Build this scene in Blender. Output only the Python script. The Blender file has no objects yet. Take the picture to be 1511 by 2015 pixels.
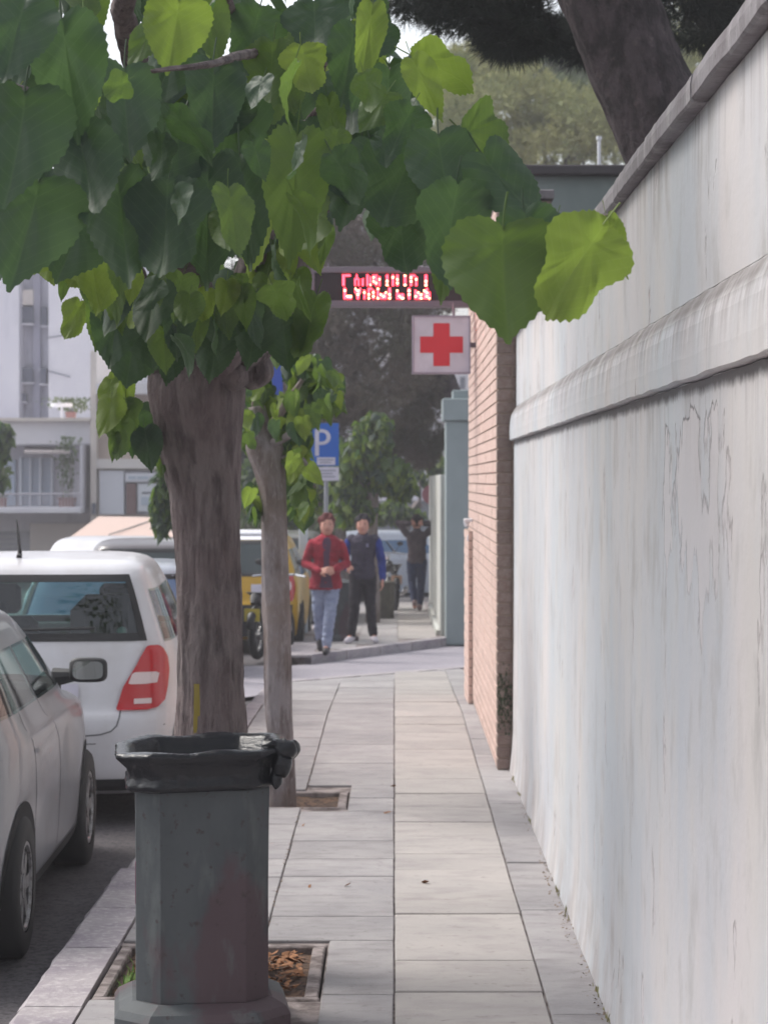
import bpy, math, random
import numpy as np
from mathutils import Vector, Matrix, Euler, noise as mn
R = math.radians
PI = math.pi
SC = bpy.context.scene
COL = SC.collection
random.seed(7)
rng = random.Random(11)

# ------------------------------------------------------------------ camera, sky, sun, exposure
F = 4430.0            # focal length in photo pixels
H = 1.85              # eye height above the pavement
VX, VY = 776.0, 945.0 # where the street's lines meet
cam_d = bpy.data.cameras.new('camera')
cam = bpy.data.objects.new('camera', cam_d)
COL.objects.link(cam)
cam_d.sensor_fit = 'VERTICAL'
cam_d.sensor_height = 24.0
cam_d.lens = F / 2015.0 * 24.0
cam_d.shift_x = -(VX - 755.5) / 2015.0
cam_d.shift_y = -(1007.5 - VY) / 2015.0
cam.location = (0, 0, H)
cam.rotation_euler = (R(90), 0, 0)
cam_d.clip_start = 0.1
cam_d.clip_end = 2000
cam_d.dof.use_dof = True
cam_d.dof.focus_distance = 6.2
cam_d.dof.aperture_fstop = 6.0
SC.camera = cam

world = bpy.data.worlds.new('World')
SC.world = world
world.use_nodes = True
nt = world.node_tree
nt.nodes.clear()
wo = nt.nodes.new('ShaderNodeOutputWorld')
bg = nt.nodes.new('ShaderNodeBackground')
sky = nt.nodes.new('ShaderNodeTexSky')
sky.sky_type = 'NISHITA'
sky.sun_disc = False
SUN_EL, SUN_AZ = R(52), R(-62)      # azimuth from +Y towards +X
sky.sun_elevation = SUN_EL
sky.sun_rotation = SUN_AZ
sky.air_density = 1.2
sky.dust_density = 3.0
hs = nt.nodes.new('ShaderNodeHueSaturation')
hs.inputs['Saturation'].default_value = 0.33
nt.links.new(sky.outputs[0], hs.inputs['Color'])
nt.links.new(hs.outputs[0], bg.inputs[0])
bg.inputs[1].default_value = 0.15
nt.links.new(bg.outputs[0], wo.inputs[0])

sd = bpy.data.lights.new('sun', 'SUN')
sd.energy = 1.5
sd.angle = R(22)
sd.color = (1.0, 0.95, 0.88)
sun = bpy.data.objects.new('sun', sd)
COL.objects.link(sun)
_v = Vector((math.sin(SUN_AZ) * math.cos(SUN_EL), math.cos(SUN_AZ) * math.cos(SUN_EL), math.sin(SUN_EL)))
sun.rotation_euler = _v.to_track_quat('Z', 'Y').to_euler()
sun.location = (-10, 5, 20)
SC.view_settings.view_transform = 'Standard'
SC.view_settings.look = 'None'
SC.view_settings.gamma = 1.0
SC.view_settings.use_curve_mapping = False
SC.view_settings.exposure = 0.70
SC.render.engine = 'CYCLES'
SC.cycles.max_bounces = 6
SC.cycles.transparent_max_bounces = 12

# ------------------------------------------------------------------ helpers
def P(px, py, Y):
    """photo pixel at distance Y -> world point"""
    return Vector(((px - VX) * Y / F, Y, H + (VY - py) * Y / F))

def zg(Y):
    """pavement height: the street drops gently beyond 18 m"""
    if Y < 18: return 0.0
    if Y < 28: return -0.03 * (Y - 18)
    if Y < 60: return -0.3 - 0.018 * (Y - 28)
    return -0.876

def srgb(r, g, b):
    f = lambda c: (c / 255 / 12.92) if c / 255 <= 0.04045 else ((c / 255 + 0.055) / 1.055) ** 2.4
    return (f(r), f(g), f(b), 1.0)

def C4(c):
    return (c[0], c[1], c[2], 1.0)

MATS = {}
def M(name, col, rough=0.8, var=(), bump=(), metal=0.0, spec=0.5, coat=0.0, rand=0.0, trans=0.0, space='Object', emit=None):
    """var: list of (scale, (sx,sy,sz), colour, lo, hi, detail); bump: list of (scale,(sx,sy,sz),strength,dist)"""
    m = bpy.data.materials.new(name)
    m.use_nodes = True
    t = m.node_tree
    N, L = t.nodes, t.links
    b = N['Principled BSDF']
    b.inputs['Roughness'].default_value = rough
    b.inputs['Metallic'].default_value = metal
    b.inputs['Specular IOR Level'].default_value = spec
    b.inputs['Coat Weight'].default_value = coat
    if trans: b.inputs['Transmission Weight'].default_value = trans
    if space == 'World':
        g = N.new('ShaderNodeNewGeometry'); src = g.outputs['Position']
    elif space == 'UV':
        g = N.new('ShaderNodeTexCoord'); src = g.outputs['UV']
    else:
        g = N.new('ShaderNodeTexCoord'); src = g.outputs['Object']
    oi = None
    if rand:
        oi = N.new('ShaderNodeObjectInfo')
        ad = N.new('ShaderNodeVectorMath'); ad.operation = 'MULTIPLY_ADD'
        cb = N.new('ShaderNodeCombineXYZ')
        for i in range(3): L.new(oi.outputs['Random'], cb.inputs[i])
        L.new(cb.outputs[0], ad.inputs[0]); ad.inputs[1].default_value = (37, 53, 71)
        L.new(src, ad.inputs[2]); src = ad.outputs[0]
    cur = None
    rgb = N.new('ShaderNodeRGB'); rgb.outputs[0].default_value = C4(col); cur = rgb.outputs[0]
    def noise(scale, st, det=4.0):
        mp = N.new('ShaderNodeMapping'); mp.inputs['Scale'].default_value = st
        L.new(src, mp.inputs['Vector'])
        n = N.new('ShaderNodeTexNoise'); n.inputs['Scale'].default_value = scale
        n.inputs['Detail'].default_value = det; n.inputs['Roughness'].default_value = 0.6
        L.new(mp.outputs[0], n.inputs['Vector'])
        return n.outputs['Fac']
    for v in var:
        sc_, st, c2, lo, hi = v[:5]
        nf = noise(sc_, st, v[5] if len(v) > 5 else 4.0)
        mr = N.new('ShaderNodeMapRange'); mr.inputs['From Min'].default_value = lo; mr.inputs['From Max'].default_value = hi
        mr.inputs['To Max'].default_value = v[6] if len(v) > 6 else 1.0
        L.new(nf, mr.inputs['Value'])
        mx = N.new('ShaderNodeMix'); mx.data_type = 'RGBA'
        L.new(mr.outputs[0], mx.inputs['Factor']); L.new(cur, mx.inputs['A']); mx.inputs['B'].default_value = C4(c2)
        cur = mx.outputs['Result']
    if rand:
        hv = N.new('ShaderNodeHueSaturation')
        mr = N.new('ShaderNodeMapRange'); mr.inputs['To Min'].default_value = 1 - rand; mr.inputs['To Max'].default_value = 1 + rand
        L.new(oi.outputs['Random'], mr.inputs['Value']); L.new(mr.outputs[0], hv.inputs['Value']); L.new(cur, hv.inputs['Color'])
        cur = hv.outputs[0]
    L.new(cur, b.inputs['Base Color'])
    last = None
    for bp in bump:
        nf = noise(bp[0], bp[1], 5.0)
        bn = N.new('ShaderNodeBump'); bn.inputs['Strength'].default_value = bp[2]; bn.inputs['Distance'].default_value = bp[3]
        L.new(nf, bn.inputs['Height'])
        if last: L.new(last, bn.inputs['Normal'])
        last = bn.outputs[0]
    if last: L.new(last, b.inputs['Normal'])
    if emit:
        b.inputs['Emission Color'].default_value = C4(emit[0]); b.inputs['Emission Strength'].default_value = emit[1]
    MATS[name] = m
    m['_col'] = 1
    return m

def mesh_obj(name, verts, faces, mat=None, parent=None, smooth=False, uv=None, kind=None, loc=None):
    me = bpy.data.meshes.new(name)
    me.from_pydata([tuple(v) for v in verts], [], faces)
    if uv is not None:
        ul = me.uv_layers.new(name='uv')
        li = np.zeros(len(me.loops), dtype=np.int32); me.loops.foreach_get('vertex_index', li)
        arr = np.array(uv, dtype=np.float32)[li]
        ul.data.foreach_set('uv', arr.ravel())
    if smooth: me.polygons.foreach_set('use_smooth', [True] * len(me.polygons))
    me.update()
    o = bpy.data.objects.new(name, me)
    if mat: me.materials.append(mat)
    COL.objects.link(o)
    if parent: o.parent = parent
    if kind: o['kind'] = kind
    if loc is not None: o.location = loc
    return o

def share(name, me, parent, loc=(0, 0, 0), rot=(0, 0, 0), sc=(1, 1, 1)):
    o = bpy.data.objects.new(name, me); COL.objects.link(o)
    o.parent = parent; o.location = loc; o.rotation_euler = rot; o.scale = sc
    return o

def thing(name, label, cat, loc=(0, 0, 0), rz=0.0, group=None):
    o = bpy.data.objects.new(name, None); COL.objects.link(o)
    o.empty_display_size = 0.2
    o.location = loc; o.rotation_euler = (0, 0, rz)
    o['label'] = label; o['category'] = cat
    if group: o['group'] = group
    return o

def tag(o, label, cat, group=None):
    o['label'] = label; o['category'] = cat
    if group: o['group'] = group
    return o

class MB:
    """collects shapes into one mesh"""
    def __init__(s): s.v = []; s.f = []
    def add(s, v, f):
        n = len(s.v); s.v += [tuple(q) for q in v]; s.f += [tuple(i + n for i in q) for q in f]; return s
    def box(s, x0, x1, y0, y1, z0, z1, ch=0.0):
        if ch <= 0:
            return s.add([(x0,y0,z0),(x1,y0,z0),(x1,y1,z0),(x0,y1,z0),(x0,y0,z1),(x1,y0,z1),(x1,y1,z1),(x0,y1,z1)],
                         [(0,3,2,1),(4,5,6,7),(0,1,5,4),(1,2,6,5),(2,3,7,6),(3,0,4,7)])
        c = ch; v = []
        for (z, d) in ((z0, c), (z0 + c, 0), (z1 - c, 0), (z1, c)):
            xa, xb, ya, yb = x0 + d, x1 - d, y0 + d, y1 - d
            for (x, y) in ((xa + c - d, ya), (xb - c + d, ya), (xb, ya + c - d), (xb, yb - c + d), (xb - c + d, yb), (xa + c - d, yb), (xa, yb - c + d), (xa, ya + c - d)):
                v.append((x, y, z))
        f = [tuple(range(7, -1, -1)), tuple(range(24, 32))]
        for k in range(3):
            for i in range(8):
                j = (i + 1) % 8; f.append((k*8+i, k*8+j, k*8+8+j, k*8+8+i))
        return s.add(v, f)
    def obox(s, c, ax, ay, az, hx, hy, hz):
        """oriented box"""
        c = Vector(c); v = []
        for k in (-1, 1):
            for (i, j) in ((-1,-1),(1,-1),(1,1),(-1,1)):
                v.append(c + ax*hx*i + ay*hy*j + az*hz*k)
        return s.add(v, [(0,3,2,1),(4,5,6,7),(0,1,5,4),(1,2,6,5),(2,3,7,6),(3,0,4,7)])
    def tube(s, pts, rad, n=10, cap=True):
        pts = [Vector(p) for p in pts]
        if not isinstance(rad, (list, tuple)): rad = [rad] * len(pts)
        t0 = (pts[1] - pts[0]).normalized()
        up = Vector((0, 0, 1)) if abs(t0.z) < 0.9 else Vector((0, 1, 0))
        a = t0.cross(up).normalized()
        v = []; f = []
        for i, p in enumerate(pts):
            t = (pts[min(i+1, len(pts)-1)] - pts[max(i-1, 0)]).normalized()
            a = (a - t * a.dot(t)).normalized(); b = t.cross(a)
            for k in range(n):
                q = 2 * PI * k / n
                v.append(p + (a * math.cos(q) + b * math.sin(q)) * rad[i])
        for i in range(len(pts) - 1):
            for k in range(n):
                j = (k + 1) % n
                f.append((i*n+k, i*n+j, i*n+n+j, i*n+n+k))
        if cap:
            f.append(tuple(range(n - 1, -1, -1))); f.append(tuple(range((len(pts)-1)*n, len(pts)*n)))
        return s.add(v, f)
    def ball(s, c, r, nu=12, nv=8, sc=(1,1,1)):
        c = Vector(c); v = []; f = []
        for i in range(nv + 1):
            th = PI * i / nv
            for k in range(nu):
                q = 2*PI*k/nu
                v.append((c.x + r*sc[0]*math.sin(th)*math.cos(q), c.y + r*sc[1]*math.sin(th)*math.sin(q), c.z + r*sc[2]*math.cos(th)))
        for i in range(nv):
            for k in range(nu):
                j = (k+1) % nu
                f.append((i*nu+k, (i+1)*nu+k, (i+1)*nu+j, i*nu+j))
        return s.add(v, f)
    def cyl(s, c, axis, r, h, n=20, r2=None):
        c = Vector(c); axis = Vector(axis).normalized()
        return s.tube([c - axis*h/2, c + axis*h/2], [r, r if r2 is None else r2], n)
    def torus(s, c, axis, R0, r, n=28, m=8):
        c = Vector(c); axis = Vector(axis).normalized()
        up = Vector((0,0,1)) if abs(axis.z) < .9 else Vector((0,1,0))
        a = axis.cross(up).normalized(); b = axis.cross(a)
        v = []; f = []
        for i in range(n):
            q = 2*PI*i/n; d = a*math.cos(q)+b*math.sin(q)
            for k in range(m):
                w = 2*PI*k/m
                v.append(c + d*(R0 + r*math.cos(w)) + axis*r*math.sin(w))
        for i in range(n):
            for k in range(m):
                f.append((i*m+k, ((i+1)%n)*m+k, ((i+1)%n)*m+(k+1)%m, i*m+(k+1)%m))
        return s.add(v, f)
    def loft(s, rings, closed=True, cap=True):
        n = len(rings[0]); v = []; f = []
        for r in rings: v += r
        for i in range(len(rings)-1):
            for k in range(n if closed else n-1):
                j = (k+1) % n
                f.append((i*n+k, i*n+j, i*n+n+j, i*n+n+k))
        if cap: f.append(tuple(range(n-1, -1, -1))); f.append(tuple(range((len(rings)-1)*n, len(rings)*n)))
        return s.add(v, f)
    def build(s, name, mat=None, parent=None, smooth=False, kind=None):
        o = mesh_obj(name, s.v, s.f, mat, parent, smooth, kind=kind)
        if smooth == 'auto':
            pass
        return o

def noise3(p, s=1.0): return mn.noise(Vector(p) * s)

# ------------------------------------------------------------------ materials
slab_m = M('slab', srgb(142,139,141), 0.85, [(1.6,(1,1,1),srgb(164,160,160),.35,.7),(5,(1,2.2,1),srgb(118,112,114),.46,.72,6,.6),(22,(1,1,1),srgb(104,98,98),.60,.70,5,.5),(70,(1,1,1),srgb(90,86,86),.66,.74,3,.5)],
           [(30,(1,1,1),.25,.01),(120,(1,1,1),.2,.004)], rand=.09)
slab_w = M('slab_warm', srgb(156,151,149), 0.85, [(1.5,(1,1,1),srgb(173,167,163),.35,.7),(5,(1,2.2,1),srgb(132,124,126),.48,.74,6,.55),(22,(1,1,1),srgb(112,104,102),.61,.71,5,.5),(70,(1,1,1),srgb(94,88,88),.67,.75,3,.5)],
           [(30,(1,1,1),.25,.01),(120,(1,1,1),.2,.004)], rand=.06)
kerb_m = M('kerb_stone', srgb(164,157,160), 0.9, [(3,(1,1,1),srgb(140,132,140),.4,.7),(30,(1,1,1),srgb(205,200,200),.5,.7,4,.5)], [(18,(1,1,1),.5,.02),(80,(1,1,1),.4,.006)], rand=.07)
joint_m = M('joint_grout', srgb(150,140,138), 0.95, [(9,(1,1,1),srgb(96,86,84),.42,.6)], [(60,(1,1,1),.5,.01)])
asphalt = M('asphalt', srgb(80,76,78), 0.9, [(1.2,(1,1,1),srgb(98,94,98),.35,.65),(40,(1,1,1),srgb(60,57,60),.45,.65),(120,(1,1,1),srgb(125,120,120),.62,.72,2,.6)], [(90,(1,1,1),.8,.01)], space='World')
asphalt2 = M('asphalt_light', srgb(146,142,150), 0.85, [(1.4,(1,1,1),srgb(160,154,162),.35,.65),(40,(1,1,1),srgb(125,120,128),.5,.7)], [(90,(1,1,1),.5,.008)], space='World')
soil_m = M('soil', srgb(84,68,58), 1.0, [(12,(1,1,1),srgb(110,86,70),.45,.6),(40,(1,1,1),srgb(60,45,38),.5,.6)], [(40,(1,1,1),1,.02)])
bark1 = M('bark_brown', srgb(130,119,118), 0.95, [(6,(4,4,.9),srgb(84,75,75),.44,.62),(2.2,(1,1,1),srgb(120,104,104),.45,.7),(30,(2,2,.6),srgb(136,120,116),.58,.75,4,.5)], [(16,(4,4,1.1),.8,.02),(50,(2,2,1),.9,.009)])
bark2 = M('bark_grey', srgb(140,132,134), 0.95, [(4,(3,3,1),srgb(98,86,84),.45,.65),(2,(1,1,1),srgb(124,108,100),.45,.7),(30,(2,2,.6),srgb(168,160,160),.55,.75,4,.6)], [(16,(4,4,.8),.7,.015),(60,(3,3,1),.5,.006)])
bark3 = M('bark_pine', srgb(82,72,74), 0.95, [(7,(2,2,1),srgb(52,45,46),.42,.6),(25,(1,1,1),srgb(112,98,96),.58,.75,4,.5)], [(14,(2,2,.9),1,.03),(50,(1,1,1),.7,.01)])
yellow_stain = M('yellow_paint', srgb(150,132,60), 0.9)
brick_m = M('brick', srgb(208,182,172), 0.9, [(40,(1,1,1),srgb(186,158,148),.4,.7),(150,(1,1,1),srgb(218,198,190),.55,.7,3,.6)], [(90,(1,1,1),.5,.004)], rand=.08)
brick_end = M('brick_shaded', srgb(142,126,120), 0.9, [(30,(1,1,1),srgb(128,106,100),.4,.7),(150,(1,1,1),srgb(170,148,140),.55,.7,3,.6)], [(90,(1,1,1),.5,.004)], rand=.1)  # browner, darker copy of the brick: the end face's shade painted into its colour
mortar_m = M('mortar', srgb(150,132,122), 0.95, [], [(90,(1,1,1),.5,.004)])
black_m = M('black_plastic', (0.015,0.015,0.017), 0.45)
tyre_m = M('tyre', (0.02,0.02,0.021), 0.8, [], [(60,(1,1,1),.3,.004)])
dark_m = M('dark_void', (0.012,0.012,0.013), 0.9)
rim_m = M('alloy', srgb(150,150,152), 0.4, [(30,(1,1,1),srgb(96,92,90),.45,.65)], metal=.5)
chrome = M('chrome', (0.7,0.7,0.72), 0.15, metal=1.0)
red_glass = M('red_lens', srgb(190,26,36), 0.2, coat=.5)
clear_lens = M('clear_lens', srgb(225,205,205), 0.15, coat=.5)
steel_m = M('galvanised_pole', srgb(150,152,158), 0.5, metal=.3)
skin_m = M('skin', srgb(205,150,132), 0.6)
# ------------------------------------------------------------------ ground, roads, pavements
def sheet(name, x0, x1, ys, dz, mat, kind='structure', nx=2):
    v = []; f = []
    for y in ys:
        for i in range(nx): v.append((x0 + (x1-x0)*i/(nx-1), y, zg(y) + dz))
    for j in range(len(ys)-1):
        for i in range(nx-1): a = j*nx+i; f.append((a, a+1, a+nx+1, a+nx))
    return mesh_obj(name, v, f, mat, kind=kind)
ys = [-12, 5, 18] + [18 + i for i in range(1, 11)] + [30, 40, 50, 60, 90, 300]
sheet('ground', -400, 400, ys, -0.16, asphalt)
KX, KI = -1.325, -1.09          # kerb outer and inner edge
JB, JC, JD, WX = -0.525, 0.0, 0.54, 0.735
def kx(Y):   # kerb edge bends slightly towards the wall past 10.5 m
    return KX if Y < 10.5 else (KX + min(1, (Y-10.5)/1.5) * 0.09)
near_end = lambda x: 22.0 + (x + 1.2) * 1.42       # crossing street, near kerb
far_start = lambda x: 27.4 + (x + 1.2) * 2.3       # and far kerb
PIT1 = (8.05, 9.02); PIT2 = (12.75, 13.45)
PX0, PX1 = -1.09, -0.265
# pavement body under the slabs: one sheet of grout with holes at the tree pits
pb = MB()
def body(x0, x1, y0, y1, d=0.0):
    pb.box(x0, x1, y0, y1, -0.2, -0.014 - d)
for (ya, yb) in ((-2, PIT1[0]), (PIT1[1], PIT2[0]), (PIT2[1], 18)):
    body(-1.13, -0.265, ya, yb, .0007)
body(-0.265, 0.8, -2, 18)
body(-1.22, -1.13, -2, 18, .0012)
pavement = pb.build('pavement', joint_m, kind='structure')
def poly_sheet(name, pts, dz, mat, parent=None, skirt=0.0, kind=None):
    v = [(x, y, zg(y) + dz) for x, y in pts]; n = len(v)
    f = [tuple(range(n))]
    if skirt:
        v += [(x, y, zg(y) + dz - skirt) for x, y in pts]
        for i in range(n): j = (i+1) % n; f.append((i, i+n, j+n, j))
    return mesh_obj(name, v, f, mat, parent, kind=kind)
nb = []
poly_sheet('pavement_body', [(-1.2, 18.001), (0.8, 18.001), (0.8, near_end(.8)), (-1.2, near_end(-1.2))], -0.014, joint_m, pavement, skirt=.2)
# slabs: real pieces with sunk joints
slab_cache = {}
def slab_mesh(w, l, mat, tilt=0):
    k = (round(w, 3), round(l, 3), mat.name)
    if k not in slab_cache:
        o = MB().box(-w/2, w/2, -l/2, l/2, -0.034, 0, ch=0.004).build('paving_slab', mat)
        slab_cache[k] = o.data; bpy.data.objects.remove(o)
    return slab_cache[k]
def slab(x0, x1, y0, y1, mat, parent=pavement, dz=0.0, name='paving_slab'):
    g = 0.0032
    w, l = x1-x0-2*g, y1-y0-2*g
    cx, cy = (x0+x1)/2, (y0+y1)/2
    slope = (zg(y1) - zg(y0)) / (y1-y0)
    o = share(name, slab_mesh(w, l, mat), parent, (cx + rng.uniform(-.0015,.0015), cy, zg(cy) + dz + rng.uniform(-.003, .003)),
              (slope + rng.uniform(-.004,.004), rng.uniform(-.003,.003), rng.uniform(-.004,.004)))
    return o
yC = [5.15,5.65,6.15,6.65,7.15,7.65,8.15,8.67,9.16,9.61,10.1,10.7,11.16,11.7,12.2,12.75,13.3,13.94]
while yC[-1] < 24.5: yC.append(yC[-1] + .52)
yB = [5.1,5.6,6.1,6.6,7.1,7.6,8.1,8.6,9.06,9.55,10.04,10.52,11.0,11.55,12.1,12.6,13.12,13.66]
while yB[-1] < 24.5: yB.append(yB[-1] + .53)
yA = [5.0,5.5,6.0,6.5,7.0,7.5,8.01,9.06,9.5,10.0,10.5,11.0,11.5,12.1,12.71,13.49,14.1]
while yA[-1] < 24.5: yA.append(yA[-1] + .52)
yD = [5.0,6.0,6.9,7.8,8.7,9.7,10.9,11.7,12.9,14.3]
while yD[-1] < 24.5: yD.append(yD[-1] + .9)
def column(x0, x1, ys_, mat, skip=(), xi=None):
    for a, b in zip(ys_[:-1], ys_[1:]):
        if b > near_end((x0+x1)/2) - .2: break
        xa, xb = x0, x1
        hit = any(a < s1 and b > s0 for s0, s1 in skip)
        if hit:
            if xi is None: continue
            if xi > x0: xa = xi
            else: xb = xi
        if xb - xa > .05: slab(xa, xb, a, b, mat)
column(JC, JD, yC, slab_w)
column(JB, JC, yB, slab_m, (PIT1, PIT2), PX1 + .002)
column(KI, JB, yA, slab_m, (PIT1, PIT2))
column(JD, WX + .01, yD, slab_m)
# kerb stones
kc = {}
y = 4.9
while y < 21.2:
    L = 1.0 if not (8.4 < y < 9.2) else .82
    if y < 10:
        xa, xb = KX, KI
    else:
        xa, xb = kx(y + .5), KI
    w = xb - xa - .006
    k = (round(w, 2), L)
    if k not in kc:
        bm = MB()
        n = 14; vv = []
        rings = []
        for i in range(n+1):
            yy = -L/2 + .004 + (L-.008)*i/n
            wob = lambda s: .008*noise3((s*3.1, yy*7, w*9+s)) 
            rings.append([(-w/2+wob(1), yy, -.3), (-w/2+wob(2), yy, -.022), (-w/2+.022+wob(3), yy, .002+wob(4)*.4), (0, yy, wob(5)*.4), (w/2-.004, yy, .0), (w/2, yy, -.3)])
        bm.loft(rings)
        o = bm.build('kerb_stone', kerb_m); kc[k] = o.data; bpy.data.objects.remove(o)
    share('kerb_stone', kc[k], pavement, ((xa+xb)/2 + rng.uniform(-.004,.004), y + L/2, zg(y+L/2) + .003), (0, 0, rng.uniform(-.006,.006)))
    y += L
# stones bordering the tree pits, set a little lower than the slabs, and their soil
grass_m = M('weed_green', srgb(84,120,52), 0.8, [(20,(1,1,1),srgb(120,140,70),.4,.7)])
dryleaf_m = M('dry_leaf', srgb(168,120,84), 0.9, [(30,(1,1,1),srgb(120,80,56),.4,.7)], rand=.2)
def pit(y0, y1):
    r = .05
    MBs = [(PX0+.004, PX1-.004, y0+.004, y0+r), (PX0+.004, PX1-.004, y1-r, y1-.004), (PX0+.004, PX0+r, y0+r+.004, y1-r-.004), (PX1-r-.01, PX1-.01, y0+r+.004, y1-r-.004)]
    for (a, b, c, d) in MBs:
        MB().box(a, b, c, d, -.2, -.008, ch=.006).build('pit_edging', joint_m, pavement)
    # soil
    v = []; f = []; n = 16
    for j in range(n+1):
        for i in range(n+1):
            x = PX0 + .03 + (PX1-PX0-.06)*i/n; yy = y0+.03+(y1-y0-.06)*j/n
            v.append((x, yy, -.038 + .014*noise3((x*6, yy*6, 1)) + .012*noise3((x*21, yy*21, 4))))
    for j in range(n):
        for i in range(n): a = j*(n+1)+i; f.append((a, a+1, a+n+2, a+n+1))
    mesh_obj('soil', v, f, soil_m, kind='structure', smooth=True)
pit(*PIT1); pit(*PIT2)
def blades(name, pts, mat, hmin, hmax, seed, wd=.004):
    r = random.Random(seed); v = []; f = []
    for (x, y, z) in pts:
        h = r.uniform(hmin, hmax); a = r.uniform(0, 2*PI); le = r.uniform(.1, .8)*h
        dx, dy = math.cos(a), math.sin(a); n = len(v)
        v += [(x-dy*wd, y+dx*wd, z), (x+dy*wd, y-dx*wd, z), (x+dx*le*.4+dy*wd*.8, y+dy*le*.4-dx*wd*.8, z+h*.6), (x+dx*le*.4-dy*wd*.8, y+dy*le*.4+dx*wd*.8, z+h*.6), (x+dx*le, y+dy*le, z+h)]
        f += [(n, n+1, n+2, n+3), (n+3, n+2, n+4)]
    return mesh_obj(name, v, f, mat, kind='stuff')
blades('weeds', [(rng.uniform(-1.01,-.70), 8.16 + abs(rng.gauss(0,.25)), -.04) for _ in range(700)], grass_m, .02, .06, 3, .006)
def litter(name, boxes, n, mat, seed, size=.02, dz=.012):
    r = random.Random(seed); v = []; f = []
    for _ in range(n):
        x0, x1, y0, y1, z = r.choice(boxes)
        c = Vector((r.uniform(x0, x1), r.uniform(y0, y1), z + r.uniform(0, dz)))
        e = Euler((r.uniform(-.6,.6), r.uniform(-.6,.6), r.uniform(0, 6.28))); s = r.uniform(.5, 1.3)*size
        m = e.to_matrix(); k = len(v)
        for q in ((-1,0,0), (-.3,.55,.15), (.6,.4,0), (1.1,0,.2), (.5,-.5,.05), (-.4,-.5,.2)): v.append(c + m @ (Vector(q)*s))
        f.append(tuple(range(k, k+6)))
    return mesh_obj(name, v, f, mat, kind='stuff')
litter('fallen_leaves', [(-.62,-.36,8.2,8.9,-.03), (-.6,-.36,8.3,8.9,-.03), (-1.0,-.7,8.4,8.9,-.03)], 260, dryleaf_m, 5, .022)
litter('wall_foot_litter', [(.70,.745,6,14,.003), (.69,.742,7,11,.003), (-.535,-.515,6,15,.002)], 420, M('dust_litter', srgb(130,112,98), .95), 6, .006, .003)
litter('stray_leaves', [(-.5,.5,6.6,14,.001), (-1.05,-.6,9.2,12.5,.001)], 16, dryleaf_m, 15, .02, .004)
wl = []
for cy in (7.0, 7.75, 8.1, 9.6, 10.1, 12.2, 13.2, 13.9):
    wl += [(.738 - abs(rng.gauss(0,.006)), cy + rng.gauss(0,.06), 0) for _ in range(16)]
blades('wall_foot_weeds', wl, M('dry_weed', srgb(140,135,90), .9), .008, .03, 8, .0025)

# crossing street surface (paler asphalt) and far pavement
poly_sheet('road', [(-1.9, near_end(-1.9)-.4), (-1.235, near_end(-1.235)-.02), (1.6, near_end(1.6)-.02), (9, near_end(9)), (9, far_start(9)), (1.6, far_start(1.6)+.02), (-1.235, far_start(-1.235)+.02), (-3.2, far_start(-1.2)-.6)], -0.12, asphalt2, kind='structure')
farp = poly_sheet('pavement', [(-1.5, far_start(-1.2)+.3), (-1.1, far_start(-1.1)), (1.4, far_start(1.4)), (1.4, 46), (-1.6, 46)], -0.012, joint_m, skirt=.25, kind='structure')

yy = 27.5
while yy < 45.4:
    for (a, b, mt) in ((-1.5,-1.0,kerb_m), (-1.0,-.5,slab_m), (-.5,.05,slab_m), (.05,.6,slab_w)):
        if yy > far_start((a+b)/2) + .15 and not (31.5 < yy < 32.6 and a < -.6): slab(a, b, yy, yy+.5, mt, farp)
    yy += .5
# far crossing kerb
for i in range(5):
    x0 = -1.1 + i*.42; x1 = x0 + .41
    c = Vector(((x0+x1)/2, far_start((x0+x1)/2), 0)); d = Vector((1, 2.3, -.05)).normalized()
    L = (Vector((x1, far_start(x1), 0)) - Vector((x0, far_start(x0), 0))).length
    MB().obox((c.x, c.y, zg(c.y) - .1), d, Vector((-d.y, d.x, 0)), Vector((0,0,1)), L/2-.005, .09, .104).build('kerb_stone', kerb_m, farp)
for i in range(5):
    x0 = -1.2 + i*.4; x1 = x0 + .39
    c = Vector(((x0+x1)/2, near_end((x0+x1)/2), 0)); d = Vector((1, 1.42, -.03)).normalized()
    L = .39*math.sqrt(1+1.42**2)
    MB().obox((c.x, c.y - .02, zg(c.y) - .1), d, Vector((-d.y, d.x, 0)), Vector((0,0,1)), L/2-.004, .08, .1).build('kerb_stone', kerb_m, pavement)
# fill between last slabs and the slanted kerb with cement
poly_sheet('cement_apron', [(-1.1, 20.4), (.72, 22.4), (.72, near_end(.72)), (-1.1, near_end(-1.1))], -.008, slab_m, pavement)

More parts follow.
